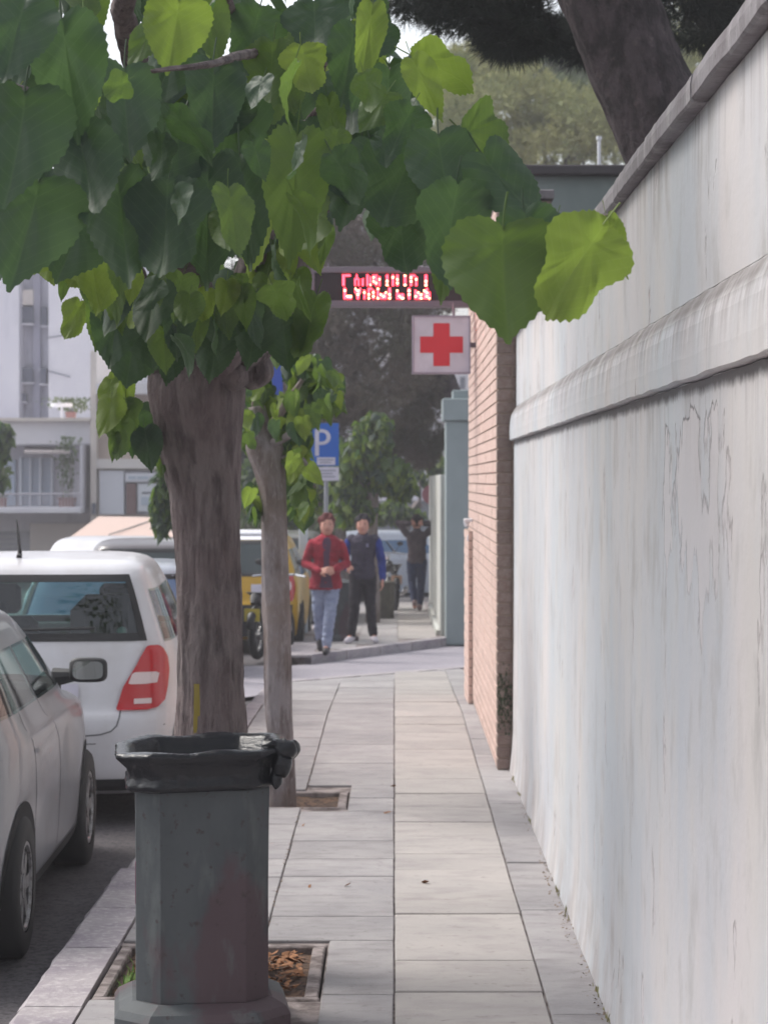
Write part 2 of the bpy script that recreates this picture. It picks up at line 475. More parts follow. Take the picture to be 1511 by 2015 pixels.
# ------------------------------------------------------------------ boundary wall on the right
def wall_mat():
    m = M('wall_paint', srgb(192,194,200), 0.85,
          [(1.1,(1,1,.45),srgb(208,202,202),.38,.62),(.6,(1,1.3,.35),srgb(182,190,196),.42,.68,4,.7),(1.5,(1,1.2,.6),srgb(206,200,196),.5,.7,5,.7),(4,(1,1.2,.7),srgb(166,162,160),.53,.70,6,.6),(18,(1,1,.6),srgb(160,156,156),.62,.74,5,.35)],
          [(3.5,(1,1,.8),.12,.012),(30,(1,1,1),.35,.004)], space='World')
    t = m.node_tree; N, L = t.nodes, t.links; b = N['Principled BSDF']
    g = N.new('ShaderNodeNewGeometry'); sep = N.new('ShaderNodeSeparateXYZ'); L.new(g.outputs['Position'], sep.inputs[0])
    def math_(op, a, b_=None, c=None, clamp=False):
        n = N.new('ShaderNodeMath'); n.operation = op; n.use_clamp = clamp
        for i, q in enumerate((a, b_, c)):
            if q is None: continue
            if isinstance(q, (int, float)): n.inputs[i].default_value = q
            else: L.new(q, n.inputs[i])
        return n.outputs[0]
    def noise(scale, st, det=4, rough=.6):
        mp = N.new('ShaderNodeMapping'); mp.inputs['Scale'].default_value = st; L.new(g.outputs['Position'], mp.inputs[0])
        n = N.new('ShaderNodeTexNoise'); n.inputs['Scale'].default_value = scale; n.inputs['Detail'].default_value = det; n.inputs['Roughness'].default_value = rough
        L.new(mp.outputs[0], n.inputs['Vector']); return n.outputs['Fac']
    def mr(v, a, b_, c=0., d=1.):
        n = N.new('ShaderNodeMapRange'); n.inputs[1].default_value = a; n.inputs[2].default_value = b_; n.inputs[3].default_value = c; n.inputs[4].default_value = d
        L.new(v, n.inputs[0]); return n.outputs[0]
    def mix(f, c2):
        nonlocal cur
        mx = N.new('ShaderNodeMix'); mx.data_type = 'RGBA'; L.new(f, mx.inputs['Factor']); L.new(cur, mx.inputs['A']); mx.inputs['B'].default_value = c2; cur = mx.outputs['Result']
    cur = b.inputs['Base Color'].links[0].from_socket
    z = sep.outputs['Z']; y = sep.outputs['Y']
    streak = noise(7, (1, 1.6, .06), 5, .7)
    fine = noise(26, (1, 1, .05), 3, .7)
    # rain streaks running down from the coping and from the ledge, fading with distance below each
    for (ztop, ln, lo, hi, amt) in ((2.79,.24,.50,.68,.6), (2.315,.18,.45,.60,.8), (2.085,.28,.52,.68,.5)):
        d = math_('SUBTRACT', ztop, z)
        fade = math_('MULTIPLY', mr(d, 0, ln, 1, 0), math_('GREATER_THAN', d, 0))
        s = mr(math_('MULTIPLY_ADD', fine, .4, math_('MULTIPLY', streak, .62)), lo, hi)
        mix(math_('MULTIPLY', math_('MULTIPLY', s, fade), amt), srgb(116,106,108))
    # dirt line hugging the underside of the band
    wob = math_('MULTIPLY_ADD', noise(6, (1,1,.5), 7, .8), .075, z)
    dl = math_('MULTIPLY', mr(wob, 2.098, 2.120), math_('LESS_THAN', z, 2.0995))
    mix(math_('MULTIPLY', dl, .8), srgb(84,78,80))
    lg = math_('MULTIPLY', mr(z, 2.255, 2.285), math_('LESS_THAN', z, 2.3225))
    mix(math_('MULTIPLY', lg, mr(noise(7, (1,1,.5), 5), .3, .6, .3, .95)), srgb(122,117,116))
    # splash dirt at the foot
    mix(math_('MULTIPLY', mr(z, 0, .35, 1, 0), mr(noise(5, (1,1,.6), 5), .42, .7, 0, .7)), srgb(150,138,134))
    # peeling patches
    my = math_('MULTIPLY', mr(y, 4.9, 5.3, 0, 1), mr(y, 6.1, 6.7, 1, 0))
    mz = math_('MULTIPLY', mr(z, 1.40, 1.7, 0, 1), mr(z, 2.0, 2.07, 1, 0))
    pn = math_('MULTIPLY_ADD', math_('MULTIPLY', my, mz), .20, noise(4.2, (1, 1.3, .6), 5, .55))
    edge = math_('MULTIPLY', mr(pn, .650, .672), mr(pn, .695, .675, 0, 1))
    inner = mr(pn, .672, .690)
    mix(math_('MULTIPLY', inner, .6), srgb(206,200,202))
    mix(math_('MULTIPLY', edge, .42), srgb(130,116,118))
    # small chips anywhere
    ch = noise(16, (1, 1.5, .4), 4, .7)
    mix(mr(ch, .79, .81, 0, .5), srgb(120,112,112))
    L.new(cur, b.inputs['Base Color'])
    bn = N.new('ShaderNodeBump'); bn.inputs['Strength'].default_value = .8; bn.inputs['Distance'].default_value = .006; bn.invert = True
    L.new(mr(pn, .650, .685), bn.inputs['Height']); L.new(b.inputs['Normal'].links[0].from_socket, bn.inputs['Normal']); L.new(bn.outputs[0], b.inputs['Normal'])
    return m
wall_m = wall_mat()
coping_m = M('coping_cement', srgb(140,136,140), 0.9, [(3,(1,1,1),srgb(112,106,110),.42,.66),(9,(1,1,.3),srgb(160,156,158),.5,.7),(30,(1,1,1),srgb(88,82,84),.6,.75,4,.6)], [(20,(1,1,1),.5,.012),(90,(1,1,1),.4,.005)], space='World', rand=.05)
wall = thing('boundary_wall', 'tall pale painted boundary wall with stained ledge and cement coping along the pavement', 'wall', (0, 0, 0))
def strip(name, prof, y0, y1, dy, mat, parent, amp=.004, sc=5):
    """profile in (x,z) swept along y with uneven surface"""
    n = int((y1-y0)/dy); v = []; f = []; m = len(prof)
    for j in range(n+1):
        y = y0 + (y1-y0)*j/n
        for (x, z) in prof:
            if z < 2.8: dx = amp*noise3((7.7, y*sc*.2, z*sc*.25)) + amp*.2*noise3((3.3, y*sc*1.2, z*sc*1.2))
            else: dx = amp*.5*noise3((3, y*3, z*9))
            dz = amp*.9*noise3((9, y*sc*1.3, z*3)) if z > .05 else 0
            v.append((x + dx, y, z + dz))
    for j in range(n):
        for i in range(m-1): a = j*m+i; f.append((a, a+m, a+m+1, a+1))
    f.append(tuple(range(m))); f.append(tuple(range(n*m+m-1, n*m-1, -1)))
    return mesh_obj(name, v, f, mat, parent, smooth=False)
Y0, Y1 = -1.5, 14.38
def vv(a, b, n): return [a + (b-a)*i/n for i in range(n+1)]
low = [(1.05, -.2)] + [(.732, -.2), (.735, .0), (.744, .08), (.751, .16)] + [(.755 + .006*(z/2), z) for z in vv(.25, 2.1, 24)] + [(1.05, 2.1)]
strip('wall_base', low, Y0, Y1, .08, wall_m, wall, .004)
band = [(1.0, 2.103), (.745, 2.103), (.735, 2.108), (.734, 2.16), (.736, 2.20), (.739, 2.235), (.746, 2.268), (.760, 2.296), (.7785, 2.322), (1.0, 2.324)]
strip('ledge_band', band, Y0, Y1 + .01, .05, wall_m, wall, .005, 5)
up = [(1.0, 2.323)] + [(.778, z) for z in vv(2.323, 2.79, 10)] + [(1.0, 2.79)]
strip('wall_upper', up, Y0, Y1 - .004, .08, wall_m, wall, .005)
y = -1.4
while y < Y1:
    L = min(rng.uniform(.93, 1.07), Y1 - y)
    if L < .2: break
    prof = [(1.06, 2.793), (.745, 2.793), (.738, 2.80), (.737, 2.835), (.742, 2.862), (.755, 2.872), (.9, 2.885), (1.06, 2.872)]
    o = strip('coping_stone', prof, y + .004, y + L - .004, .06, coping_m, wall, .006, 9)
    o.rotation_euler = (0, 0, 0); o.location = (rng.uniform(-.004,.004), 0, rng.uniform(-.003,.003))
    y += L

# ------------------------------------------------------------------ brick pier and brick wall
brk = thing('brick_wall', 'pink brick wall end with dark mortar joints past the painted wall', 'wall', (0, 0, 0))
BX, BY0, BY1, BH = .655, 14.4, 19.95, .076
NC = 48
TOP = NC*BH
MB().box(BX+.006, 1.0, BY0+.006, BY1-.006, -.5, TOP-.01).build('mortar_core', mortar_m, brk)
bl = {}
def brick_mesh(lx, ly, bm_=None):
    bm_ = bm_ or brick_m
    k = (round(lx,3), round(ly,3), bm_.name)
    if k not in bl:
        o = MB().box(-lx/2, lx/2, -ly/2, ly/2, -.032, .032, ch=.003).build('brick', bm_); bl[k] = o.data; bpy.data.objects.remove(o)
    return bl[k]
rest = MB(); cnt = 0
for r_ in range(NC):
    z = BH*(r_+.5) - .002
    # end face: a header then a stretcher alternate
    ws = (.10, .22) if r_ % 2 else (.21, .11)
    x = BX
    for w in ws:
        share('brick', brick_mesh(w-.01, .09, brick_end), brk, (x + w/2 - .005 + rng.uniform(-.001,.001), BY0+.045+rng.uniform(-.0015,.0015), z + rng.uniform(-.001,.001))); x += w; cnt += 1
for r_ in range(NC):
    z = BH*(r_+.5) - .002
    y = BY0 + .10 + (.0 if r_ % 2 else .11); 
    if not (r_ % 2): y = BY0 + .10
    first = True
    while y < BY1 - .05:
        l = .22 if not (first and r_ % 2 == 0) else .12
        l = min(l, BY1 - y); first = False
        lx = .06
        if cnt < 296:
            share('brick', brick_mesh(lx, l-.01), brk, (BX+.03+rng.uniform(-.0015,.0015), y + l/2, z)); cnt += 1
        else:
            d = rng.uniform(-.0015,.0015); rest.box(BX+d, BX+.06, y+.005, y+l-.005, z-.032, z+.032)
        y += l
# far end return of the brick wall
for r_ in range(NC):
    z = BH*(r_+.5) - .002
    rest.box(BX+.002, BX+.21, BY1-.05, BY1+.03, z-.032, z+.032); rest.box(BX+.22, BX+.34, BY1-.05, BY1+.03, z-.032, z+.032)
rest.build('further_bricks', brick_m, brk, kind='stuff')
MB().box(BX-.02, 1.02, BY0-.02, BY1+.05, TOP, TOP+.06, ch=.006).build('coping', coping_m, brk)
# lower cheek of the brick wall at its far end and white bracket on it
ck = thing('brick_cheek', 'low salmon brick cheek at the far corner of the brick wall', 'wall', (0,0,0))
zc0 = -.1
cm = MB()
for r_ in range(20):
    for k in range(5):
        y = 18.85 + k*.22 + (.11 if r_ % 2 else 0)
        if k == 0 and r_ % 2: cm.box(BX-.036, BX-.004, 18.855, 18.955, zc0+r_*BH+.005, zc0+r_*BH+.07)
        cm.box(BX-.036, BX-.004, y+.005, y+.215, zc0+r_*BH+.005, zc0+r_*BH+.07)
cm.build('bricks', brick_m, ck, kind='stuff')
MB().box(BX-.030, BX-.003, 18.86, 20.0, -.2, zc0+20*BH).build('mortar', mortar_m, ck)
white_m = M('white_enamel', srgb(226,226,232), .4)
wb = thing('wall_lamp', 'small white lamp bracket on the far edge of the brick wall', 'lamp', (BX-.0, 18.9, 1.5))
MB().box(-.075, -.0, -.04, .04, .0, .03, ch=.006).build('bracket', white_m, wb)
MB().tube([(-.05,0,0),(-.05,0,-.04)], [.028,.018], 12).build('shade', white_m, wb)
MB().box(-.045, -.0, -.02, .02, -.16, -.11, ch=.004).build('junction_box', white_m, wb)
# ivy smear / moss low on the pier
blades('moss', [(.66+rng.random()*.09, BY0-.002, .42+rng.gauss(0,.1)) for _ in range(260)], M('moss_green', srgb(84,92,74), .95), .008, .03, 9, .006)

# ------------------------------------------------------------------ green-grey pier and low wall beyond the crossing
teal_m = M('teal_grey_paint', srgb(152,163,165), 0.85, [(1.5,(1,1,.6),srgb(140,151,153),.4,.65)], [(40,(1,1,1),.3,.005)], space='World')
lowwall_m = M('pale_low_wall', srgb(188,190,186), 0.85, [(1.2,(1,1,.5),srgb(160,158,152),.45,.7)], [(30,(1,1,1),.3,.005)], space='World')
px_ = thing('gate_pier', 'tall teal-grey rendered pier with stepped cap across the side street', 'pier', (0,0,0))
z0 = zg(31.6) - .1
xL = .72
MB().box(xL, xL+.75, 31.6, 32.3, z0, 2.68, ch=.01).build('shaft', teal_m, px_)
MB().box(xL-.045, xL+.8, 31.55, 32.35, 2.685, 3.0, ch=.012).build('cap', teal_m, px_)
MB().box(xL+.1, xL+.8, 31.65, 32.3, 3.003, 3.12, ch=.01).build('cap_block', teal_m, px_)
lw = thing('low_wall', 'low pale wall running away behind the teal-grey pier', 'wall', (0,0,0))
for k in range(7):
    ya = 32.4 + k*1.5
    MB().box(.66, .86, ya+.004, ya+1.496, zg(ya)-.2, 1.93 - .0*k, ch=.006).build('wall_panel', lowwall_m, lw)
# street kerb-side strip at the foot of the low wall
MB().box(.60, .655, 32.6, 40, -.8, zg(36)+.12).build('plinth', lowwall_m, lw)

# ------------------------------------------------------------------ grey-green yard building behind the wall
yard_m = M('yard_wall_paint', srgb(126,136,134), 0.85, [(1.0,(1,1,.6),srgb(90,102,100),.4,.65)], [(20,(1,1,1),.3,.01)], space='World')
yb = thing('yard_building', 'flat roofed grey-green outbuilding behind the boundary wall', 'building', (0,0,0))
zt = 1.85 + (945-332)*18.0/F
MB().box(1.02, 7, 18, 24, -.3, zt-.06).build('wall', yard_m, yb)
MB().box(.90, 7.1, 17.9, 24.1, zt-.058, zt+.02, ch=.01).build('roof', M('roof_felt', srgb(70,66,68), .9), yb)
pp = thing('vent_pipe', 'thin white pipe standing on the grey-green outbuilding roof', 'pipe', (P(1178,300,18.4).x, 18.4, zt+.02))
MB().tube([(0,0,0),(0,0,.28)], .014, 8).build('pipe', white_m, pp)
MB().cyl((0,0,.285), (0,0,1), .022, .03, 10).build('cap', white_m, pp)
# ------------------------------------------------------------------ pharmacy signs on the brick wall
frame_m = M('sign_frame', srgb(122,112,122), 0.5, metal=.3)
screen_m = M('led_screen', srgb(44,30,36), 0.35)
led_m = M('led_red', srgb(255,20,40), .4, emit=((1.0, .035, .06), 9.0))
led_y = M('led_hot', srgb(255,120,60), .4, emit=((1.0, .30, .16), 12.0))
LY = 18.6; q = LY / F
lc = P(762, 566, LY)
led = thing('led_sign', 'long dark LED display sign with red lit letters above the red cross', 'sign', (BX, LY, lc.z), R(1.6))
W_, H_ = (922-596)*q, 78*q
MB().box(-W_+.03, -.03, -.055, .07, -H_/2+.03, H_/2-.03).build('housing', black_m, led)
MB().box(-W_+.075, -.07, -.0585, -.0555, -H_/2+.055, H_/2-.052).build('screen', screen_m, led)
for (a, b, c, d) in ((-W_, 0, H_/2-.05, H_/2), (-W_, 0, -H_/2, -H_/2+.05), (-W_, -W_+.055, -H_/2+.051, H_/2-.051), (-.055, -.001, -H_/2+.051, H_/2-.051)):
    MB().box(a, b, -.075, .085, c, d, ch=.004).build('frame', frame_m, led)
# strokes as (column, first row, last row, width in columns); rows 0-5 upper line, 7-12 lower line
strokes = [(0,0,5,1.6),(2,0,0,4),(9,2,5,1),(10.2,0,2,1),(11.6,2,5,1),(14.5,2,5,1.3),(18,0,5,1.3),(20.4,1,5,1),(22.6,0,4,1.2),(24.6,0,5,1.2),(27,1,5,1.2),
 (32.6,0,5,1.5),(37,0,5,1.4),(40.3,0,5,1.4),(46,0,5,1.5),(50.5,0,5,1.4),(52.2,0,0,2),(54.4,1,5,1.3),(61.5,0,5,1.7),
 (1,7,12,1.6),(3,11,12,4),(9.3,7,9,1),(10.7,8,12,1.8),(12.8,7,9,1),(15.8,8,12,1.2),(19,7,12,1.4),(20.8,7,7,1.4),(22.4,8,12,1.4),(25.8,7,12,1.3),(28,10,12,1.2),(29.8,10,12,1.6),(31.8,9,12,1.2),(34.4,7,12,1.6),
 (40.3,8,12,1.3),(42,10,12,1.3),(43.8,10,12,2),(49,7,12,1.6),(54,8,12,1.3),(56,9,12,1.3),(58,10,12,1.5),(60.6,8,12,1.3),(62.4,7,12,1.3),(64.2,9,12,1.3)]
x_of = lambda i: (664 + i*2.62 - 922)*q
z_of = lambda j: (566 - (544 + j*3.7))*q
a_, b_ = MB(), MB()
for n_, (c0, r0_, r1_, w_) in enumerate(strokes):
    for j in range(r0_, r1_+1):
        c = c0
        while c < c0 + w_ - .01:
            d = min(1.0, c0 + w_ - c)
            (b_ if (n_*5 + j*3) % 7 < 2 and n_ > 6 else a_).box(x_of(c), x_of(c+d*.86), -.0635, -.059, z_of(j)-1.45*q, z_of(j)+1.45*q)
            c += 1.0
a_.build('lettering', led_m, led, kind='stuff'); b_.build('bright_lettering', led_y, led, kind='stuff')
MB().tube([(-.02,.0,H_/2),(.04,.0,H_/2+.12),(.2,.1,H_/2+.12)], .012, 6).build('wall_bracket', frame_m, led)
MB().tube([(-1.2,0,H_/2-.01),(-1.2,0,H_/2+.04)], .008, 6).build('mounting_pin', frame_m, led)
CYX = 18.2; q = CYX/F
cc = P(868, 679, CYX)
crs = thing('cross_sign', 'square white sign with a red cross fixed to the brick wall edge', 'sign', (BX, CYX, cc.z), R(1.0))
s2 = 57*q
cxm = (868-776)*q - BX
sign_white = M('sign_white', srgb(206,202,216), .5, [(6,(1,1,1),srgb(190,186,200),.45,.7)])
MB().box(cxm-s2+.008, cxm+s2-.008, -.05, .05, -s2+.008, s2-.008).build('panel', sign_white, crs)
fr = MB()
for (a, b, c, d) in ((-s2, s2, s2-.012, s2), (-s2, s2, -s2, -s2+.012), (-s2, -s2+.012, -s2+.0121, s2-.0121), (s2-.012, s2, -s2+.0121, s2-.0121)):
    fr.box(cxm+a, cxm+b, -.062, .06, c, d)
fr.build('rim', M('sign_rim', srgb(150,140,158), .5), crs)
cr = M('cross_red', srgb(206,48,62), .5)
a1, a2 = 42*q, 16*q
MB().add([(cxm+x, y, z) for y in (-.054,) for (x, z) in ((-a2,-a1),(a2,-a1),(a2,-a2),(a1,-a2),(a1,a2),(a2,a2),(a2,a1),(-a2,a1),(-a2,a2),(-a1,a2),(-a1,-a2),(-a2,-a2))], [tuple(range(12))]).build('red_cross', cr, crs)
MB().tube([(cxm+.1,0,s2),(cxm+.1,0,s2+.10)], .01, 6).build('hanger', frame_m, crs)
MB().box(cxm+s2, .02, -.02, .02, -.02, .02).build('arm', frame_m, crs)

# ------------------------------------------------------------------ litter bins
bin_m = M('bin_paint', srgb(76,80,83), 0.7, [(4,(1,1,.5),srgb(64,68,71),.4,.62),(2.6,(1,1,.45),srgb(80,58,64),.50,.56,5,.75),(9,(1,1,.35),srgb(98,102,102),.58,.72,4,.6),(26,(1,1,1),srgb(60,48,48),.62,.7,4,.8)], [(8,(1,1,.4),.3,.01),(60,(1,1,1),.3,.003)])
bag_m = M('bin_bag', (0.008,0.009,0.013), 0.22, [], [(7,(1,1,1),.4,.015),(30,(1,1,3),.7,.006)], spec=.45)
def octa(hx, hy, c, z, rot=0.0, dx=0, dy=0):
    pts = [(-hx+c,-hy),(hx-c,-hy),(hx,-hy+c),(hx,hy-c),(hx-c,hy),(-hx+c,hy),(-hx,hy-c),(-hx,-hy+c)]
    return [(x*math.cos(rot)-y*math.sin(rot)+dx, x*math.sin(rot)+y*math.cos(rot)+dy, z) for x, y in pts]
def make_bin(loc, rz, label, group, mats=(None,)):
    t = thing('litter_bin', label, 'litter bin', loc, rz, group)
    rings = [octa(.295,.295,.11,-.01), octa(.295,.295,.11,.05), octa(.28,.28,.105,.075), octa(.235,.235,.085,.10)]
    MB().loft(rings).build('base', bin_m, t)
    rings = [octa(.222,.222,.08,z) for z in (.101,.3,.5)] + [octa(.224,.224,.08,.70), octa(.226,.226,.08,.81)]
    MB().loft([[(x*1.0+.0, y, z) for x, y, z in rg] for rg in rings]).build('body', bin_m, t)
    MB().loft([octa(.212,.212,.076,.8101), octa(.216,.216,.076,.87)]).build('neck', bin_m, t)
    return t
t = make_bin((-.665, 7.75, 0), R(7), 'dark green-grey octagonal litter bin with black bag folded over its rim, in front', 'litter bins along the pavement')
# bag: folded over the rim, hanging skirt and inner well
def bag_ring(h, z, k, amp, seed):
    base = octa(h, h, h*.36, z); out = []
    n = 8; sub = 20
    for i in range(n):
        a = Vector(base[i]); b = Vector(base[(i+1) % n])
        for s in range(sub):
            p = a.lerp(b, s/sub); d = Vector((p.x, p.y, 0)).normalized()
            w = amp*noise3((p.x*14, p.y*14, z*9 + seed)) + amp*.9*noise3((p.x*46, p.y*46, z*10))
            out.append(tuple(p + d*w + Vector((0,0,w*.7))))
    return out
rg = [bag_ring(.20,.45,0,.006,1), bag_ring(.205,.80,0,.008,2), bag_ring(.225,.878,0,.005,3), bag_ring(.262,.897,0,.004,4), bag_ring(.286,.890,0,.004,5), bag_ring(.292,.876,0,.005,6),
      bag_ring(.272,.845,0,.010,7), bag_ring(.256,.815,0,.010,8), bag_ring(.248,.785,0,.010,9), bag_ring(.246,.755,0,.008,10), bag_ring(.254,.742,0,.007,11), bag_ring(.256,.722,0,.006,12), bag_ring(.240,.706,0,.005,13)]
_zm = lambda z: z if z < .85 and z < .7 else .81 + (z-.706)*(.948-.81)/(.897-.706)
rg = [[(x, y, (_zm(z) if i > 1 else z) + .03*(x)+ (.004*math.sin(3*x*9) if i in (3,4,5) else 0)) for x, y, z in r_] for i, r_ in enumerate(rg)]
bag = MB().loft(rg, cap=False).build('bin_bag', bag_m, t, smooth=True)
# knotted bunch of bag at the right corner
kb = MB()
for (c, r_, s_) in (((.27,-.19,.895),.045,(1.1,1,.8)), ((.262,-.21,.85),.035,(1,1,1.3)), ((.245,-.2,.80),.022,(1,1,1.7)), ((.30,-.15,.89),.03,(1,1,1)), ((.235,-.2,.92),.026,(1.6,1,.6))):
    n0 = len(kb.v); kb.ball(c, r_, 16, 12, s_)
    kb.v[n0:] = [tuple(Vector(v) + Vector(v).normalized()*.014*noise3(v, 45)) for v in kb.v[n0:]]
kb.v = [(x, y, z + .045) for x, y, z in kb.v]
kb.build('bag_knot', bag_m, t, smooth=True)
MB().loft([[(x*.9, y*.9, z) for x, y, z in octa(.2,.2,.07,.62)], [(x, y, z) for x, y, z in octa(.19,.19,.07,.66)]]).build('rubbish', black_m, t)
mg = M('sticker_purple', srgb(120,50,84), .7)
MB().box(-.2255,-.2235,-.13,-.105,.42,.56).build('paint_smear', mg, t)
t2 = make_bin((-.80, 31.0, zg(31)), R(20), 'teal-green litter bin partly hidden behind the two walking men', 'litter bins along the pavement')
t2.scale = (.9,.9,.9)
MB().loft([octa(.23,.23,.08,.8701), octa(.23,.23,.08,.89), octa(.12,.12,.04,.94)]).build('lid', bin_m, t2)
oliv = M('olive_bollard', srgb(96,94,84), .8, [(8,(1,1,1),srgb(78,76,70),.4,.65)])
pl = thing('planter_bin', 'squat olive-grey bin by the kerb beyond the man with blue sleeves', 'bin', ((752-776)*38/F, 38, zg(38)))
MB().loft([octa(.2,.2,.07,0), octa(.2,.2,.07,.55), octa(.22,.22,.07,.56), octa(.22,.22,.07,.62)]).build('body', oliv, pl)

# ------------------------------------------------------------------ street signs
blue_m = M('sign_blue', srgb(10,92,186), .45)
def sign_pole(name, label, px, Y, parts, ztop_px, r=.03):
    base = P(px, 945, Y); t = thing(name, label, 'sign', (base.x, Y, zg(Y)))
    zt_ = 1.85 + (945-ztop_px)*Y/F - zg(Y)
    MB().tube([(0,0,-.1),(0,0,zt_)], r, 12).build('pole', steel_m, t)
    return t, zt_
Yp = 30.2; q = Yp/F
t, zt_ = sign_pole('parking_sign', 'blue parking sign with white P and two small white plates on a grey pole', 642, Yp, (), 836)
zz = lambda py: 1.85 + (945-py)*q - zg(Yp)
xx = lambda px: (px-642)*q
MB().box(xx(608), xx(667), -.045, -.033, zz(917), zz(833), ch=.003).build('blue_panel', blue_m, t)
# letter P
pm = MB()
bx0, bx1, bz0, bz1 = xx(620), xx(651), zz(897), zz(845)
st = .055
outer = [(bx0,bz0),(bx0+st,bz0),(bx0+st,(bz0+bz1)/2-.03)]
def arcpts(cx, cz, rx, rz, n=10): return [(cx+rx*math.sin(PI*i/n), cz-rz*math.cos(PI*i/n)) for i in range(n+1)]
zc_ = (bz1 + (bz0+bz1)/2 - .03)/2; rzo = (bz1-((bz0+bz1)/2-.03))/2
o_ = arcpts(bx0+.10, zc_, bx1-bx0-.10, rzo); i_ = arcpts(bx0+.10, zc_, bx1-bx0-.10-st, rzo-st*.75)
v = [(x,-.0475,z) for x,z in o_] + [(x,-.0475,z) for x,z in i_]; n = len(o_)
pm.add(v, [(k,k+1,n+k+1,n+k) for k in range(n-1)])
pm.add([(bx0,-.0476,bz0),(bx0+st,-.0476,bz0),(bx0+st,-.0476,bz1),(bx0,-.0476,bz1)], [(0,1,2,3)])
pm.add([(bx0+st,-.0475,bz1-st*.75),(bx0+.10,-.0475,bz1-st*.75),(bx0+.10,-.0475,bz1),(bx0+st,-.0475,bz1)], [(0,1,2,3)])
pm.add([(bx0+st,-.0475,zc_-rzo),(bx0+.10,-.0475,zc_-rzo),(bx0+.10,-.0475,zc_-rzo+st*.75),(bx0+st,-.0475,zc_-rzo+st*.75)], [(0,1,2,3)])
pm.build('letter', sign_white, t)
MB().box(xx(624), xx(660), -.050, -.046, zz(915), zz(900)).build('white_plate', sign_white, t)
MB().box(xx(618), xx(667), -.048, -.035, zz(946), zz(919), ch=.002).build('white_plate', sign_white, t)
gl = MB()
for (py, a, b) in ((926, 624, 661), (932, 622, 655), (938, 624, 660), (905, 627, 657), (910, 629, 652)):
    gl.box(xx(a), xx(b), -.0512, -.0505, zz(py+1.2), zz(py-1.2))
gl.build('small_print', M('grey_print', srgb(150,150,166), .6), t)
t, zt_ = sign_pole('blue_sign', 'tall blue square street sign seen between the two mulberry trunks', 531, 31.5, (), 700)
q = 31.5/F
MB().box((503-531)*q, (557-531)*q, -.05, -.035, 1.85+(945-792)*q-zg(31.5), 1.85+(945-702)*q-zg(31.5), ch=.003).build('blue_panel', M('sign_deep_blue', srgb(12,66,170), .45), t)
t, zt_ = sign_pole('round_sign', 'small reddish round sign on a thin grey pole at the far wall end', 850, 44.5, (), 955, .04)
MB().cyl((0,-.06,zt_-.18), (0,1,0), .2, .02, 24).build('disc', M('sign_red_faded', srgb(150,96,104), .5), t)
t = thing('white_post', 'white rectangular post standing above the parked car roofs', 'post', (P(597,945,33).x, 33, zg(33)))
MB().box(-.065, .065, -.05, .05, 0, 1.85+(945-1003)*33/F - zg(33), ch=.01).build('shaft', M('post_white', srgb(196,204,214), .5), t)

# ------------------------------------------------------------------ cars
def pchip(xs, ys):
    xs = np.array(xs, float); ys = np.array(ys, float); h = np.diff(xs); d = np.diff(ys)/h
    m = np.zeros(len(xs)); m[0] = d[0]; m[-1] = d[-1]
    for i in range(1, len(xs)-1):
        if d[i-1]*d[i] <= 0: m[i] = 0
        else:
            w1, w2 = 2*h[i]+h[i-1], h[i]+2*h[i-1]; m[i] = (w1+w2)/(w1/d[i-1]+w2/d[i])
    def f(x):
        i = int(np.clip(np.searchsorted(xs, x)-1, 0, len(h)-1)); t = (x-xs[i])/h[i]
        return float((2*t**3-3*t**2+1)*ys[i] + (t**3-2*t**2+t)*h[i]*m[i] + (-2*t**3+3*t**2)*ys[i+1] + (t**3-t**2)*h[i]*m[i+1])
    return f
HATCH = [(.17,.14,3.82,.74),(.22,.04,3.90,.785),(.32,.005,3.95,.81),(.50,0,3.97,.822),(.62,.015,3.965,.825),(.66,.045,3.95,.825),(.80,.07,3.88,.822),(.88,.09,3.74,.818),(.93,.10,3.50,.812),(.97,.11,3.22,.80),(1.00,.12,3.02,.79),
         (1.05,.14,2.93,.775),(1.20,.20,2.62,.725),(1.36,.28,2.28,.665),(1.43,.33,2.10,.63),(1.465,.40,1.98,.595),(1.49,.55,1.80,.54),(1.505,.85,1.60,.44),(1.512,1.1,1.4,.25)]
class Body:
    def __init__(s, lv, nr=7.0, nf=4.5):
        z = [a[0] for a in lv]; s.z = z
        s.yr = pchip(z, [a[1] for a in lv]); s.yf = pchip(z, [a[2] for a in lv]); s.w = pchip(z, [a[3] for a in lv]); s.nr = nr; s.nf = nf
    def pt(s, th, z, off=0.0):
        """th: 0 right side, -pi/2 rear, +pi/2 front"""
        yr, yf, w = s.yr(z), s.yf(z), s.w(z)
        ym = (yr*.62+yf*.38) if False else (yr+yf)/2
        c, sn = math.cos(th), math.sin(th)
        n = s.nr if sn < 0 else s.nf
        ex = 2.0/n
        x = w*math.copysign(abs(c)**ex, c); ly = (yf-yr)/2
        y = ym + ly*math.copysign(abs(sn)**ex, sn)
        p = Vector((x, y, z))
        if off:
            e = .004
            a = s.pt(th+e, z) - s.pt(th-e, z); b = s.pt(th, z+e if z+e < s.z[-1] else z) - s.pt(th, z-e)
            nn = a.cross(b)
            if nn.length > 1e-9: p = p + nn.normalized()*off
        return p
    def th_rear(s, u):   # u: fraction of half width on the rear face
        return -math.acos(max(-1, min(1, math.copysign(abs(u)**(s.nr/2), u))))
    def th_front(s, u): return math.acos(max(-1, min(1, math.copysign(abs(u)**(s.nf/2), u))))
    def th_side(s, v, side=1):   # v in -1..1 along the length
        n = s.nr if v < 0 else s.nf
        a = math.asin(math.copysign(abs(v)**(n/2), v))
        return a if side > 0 else PI - a
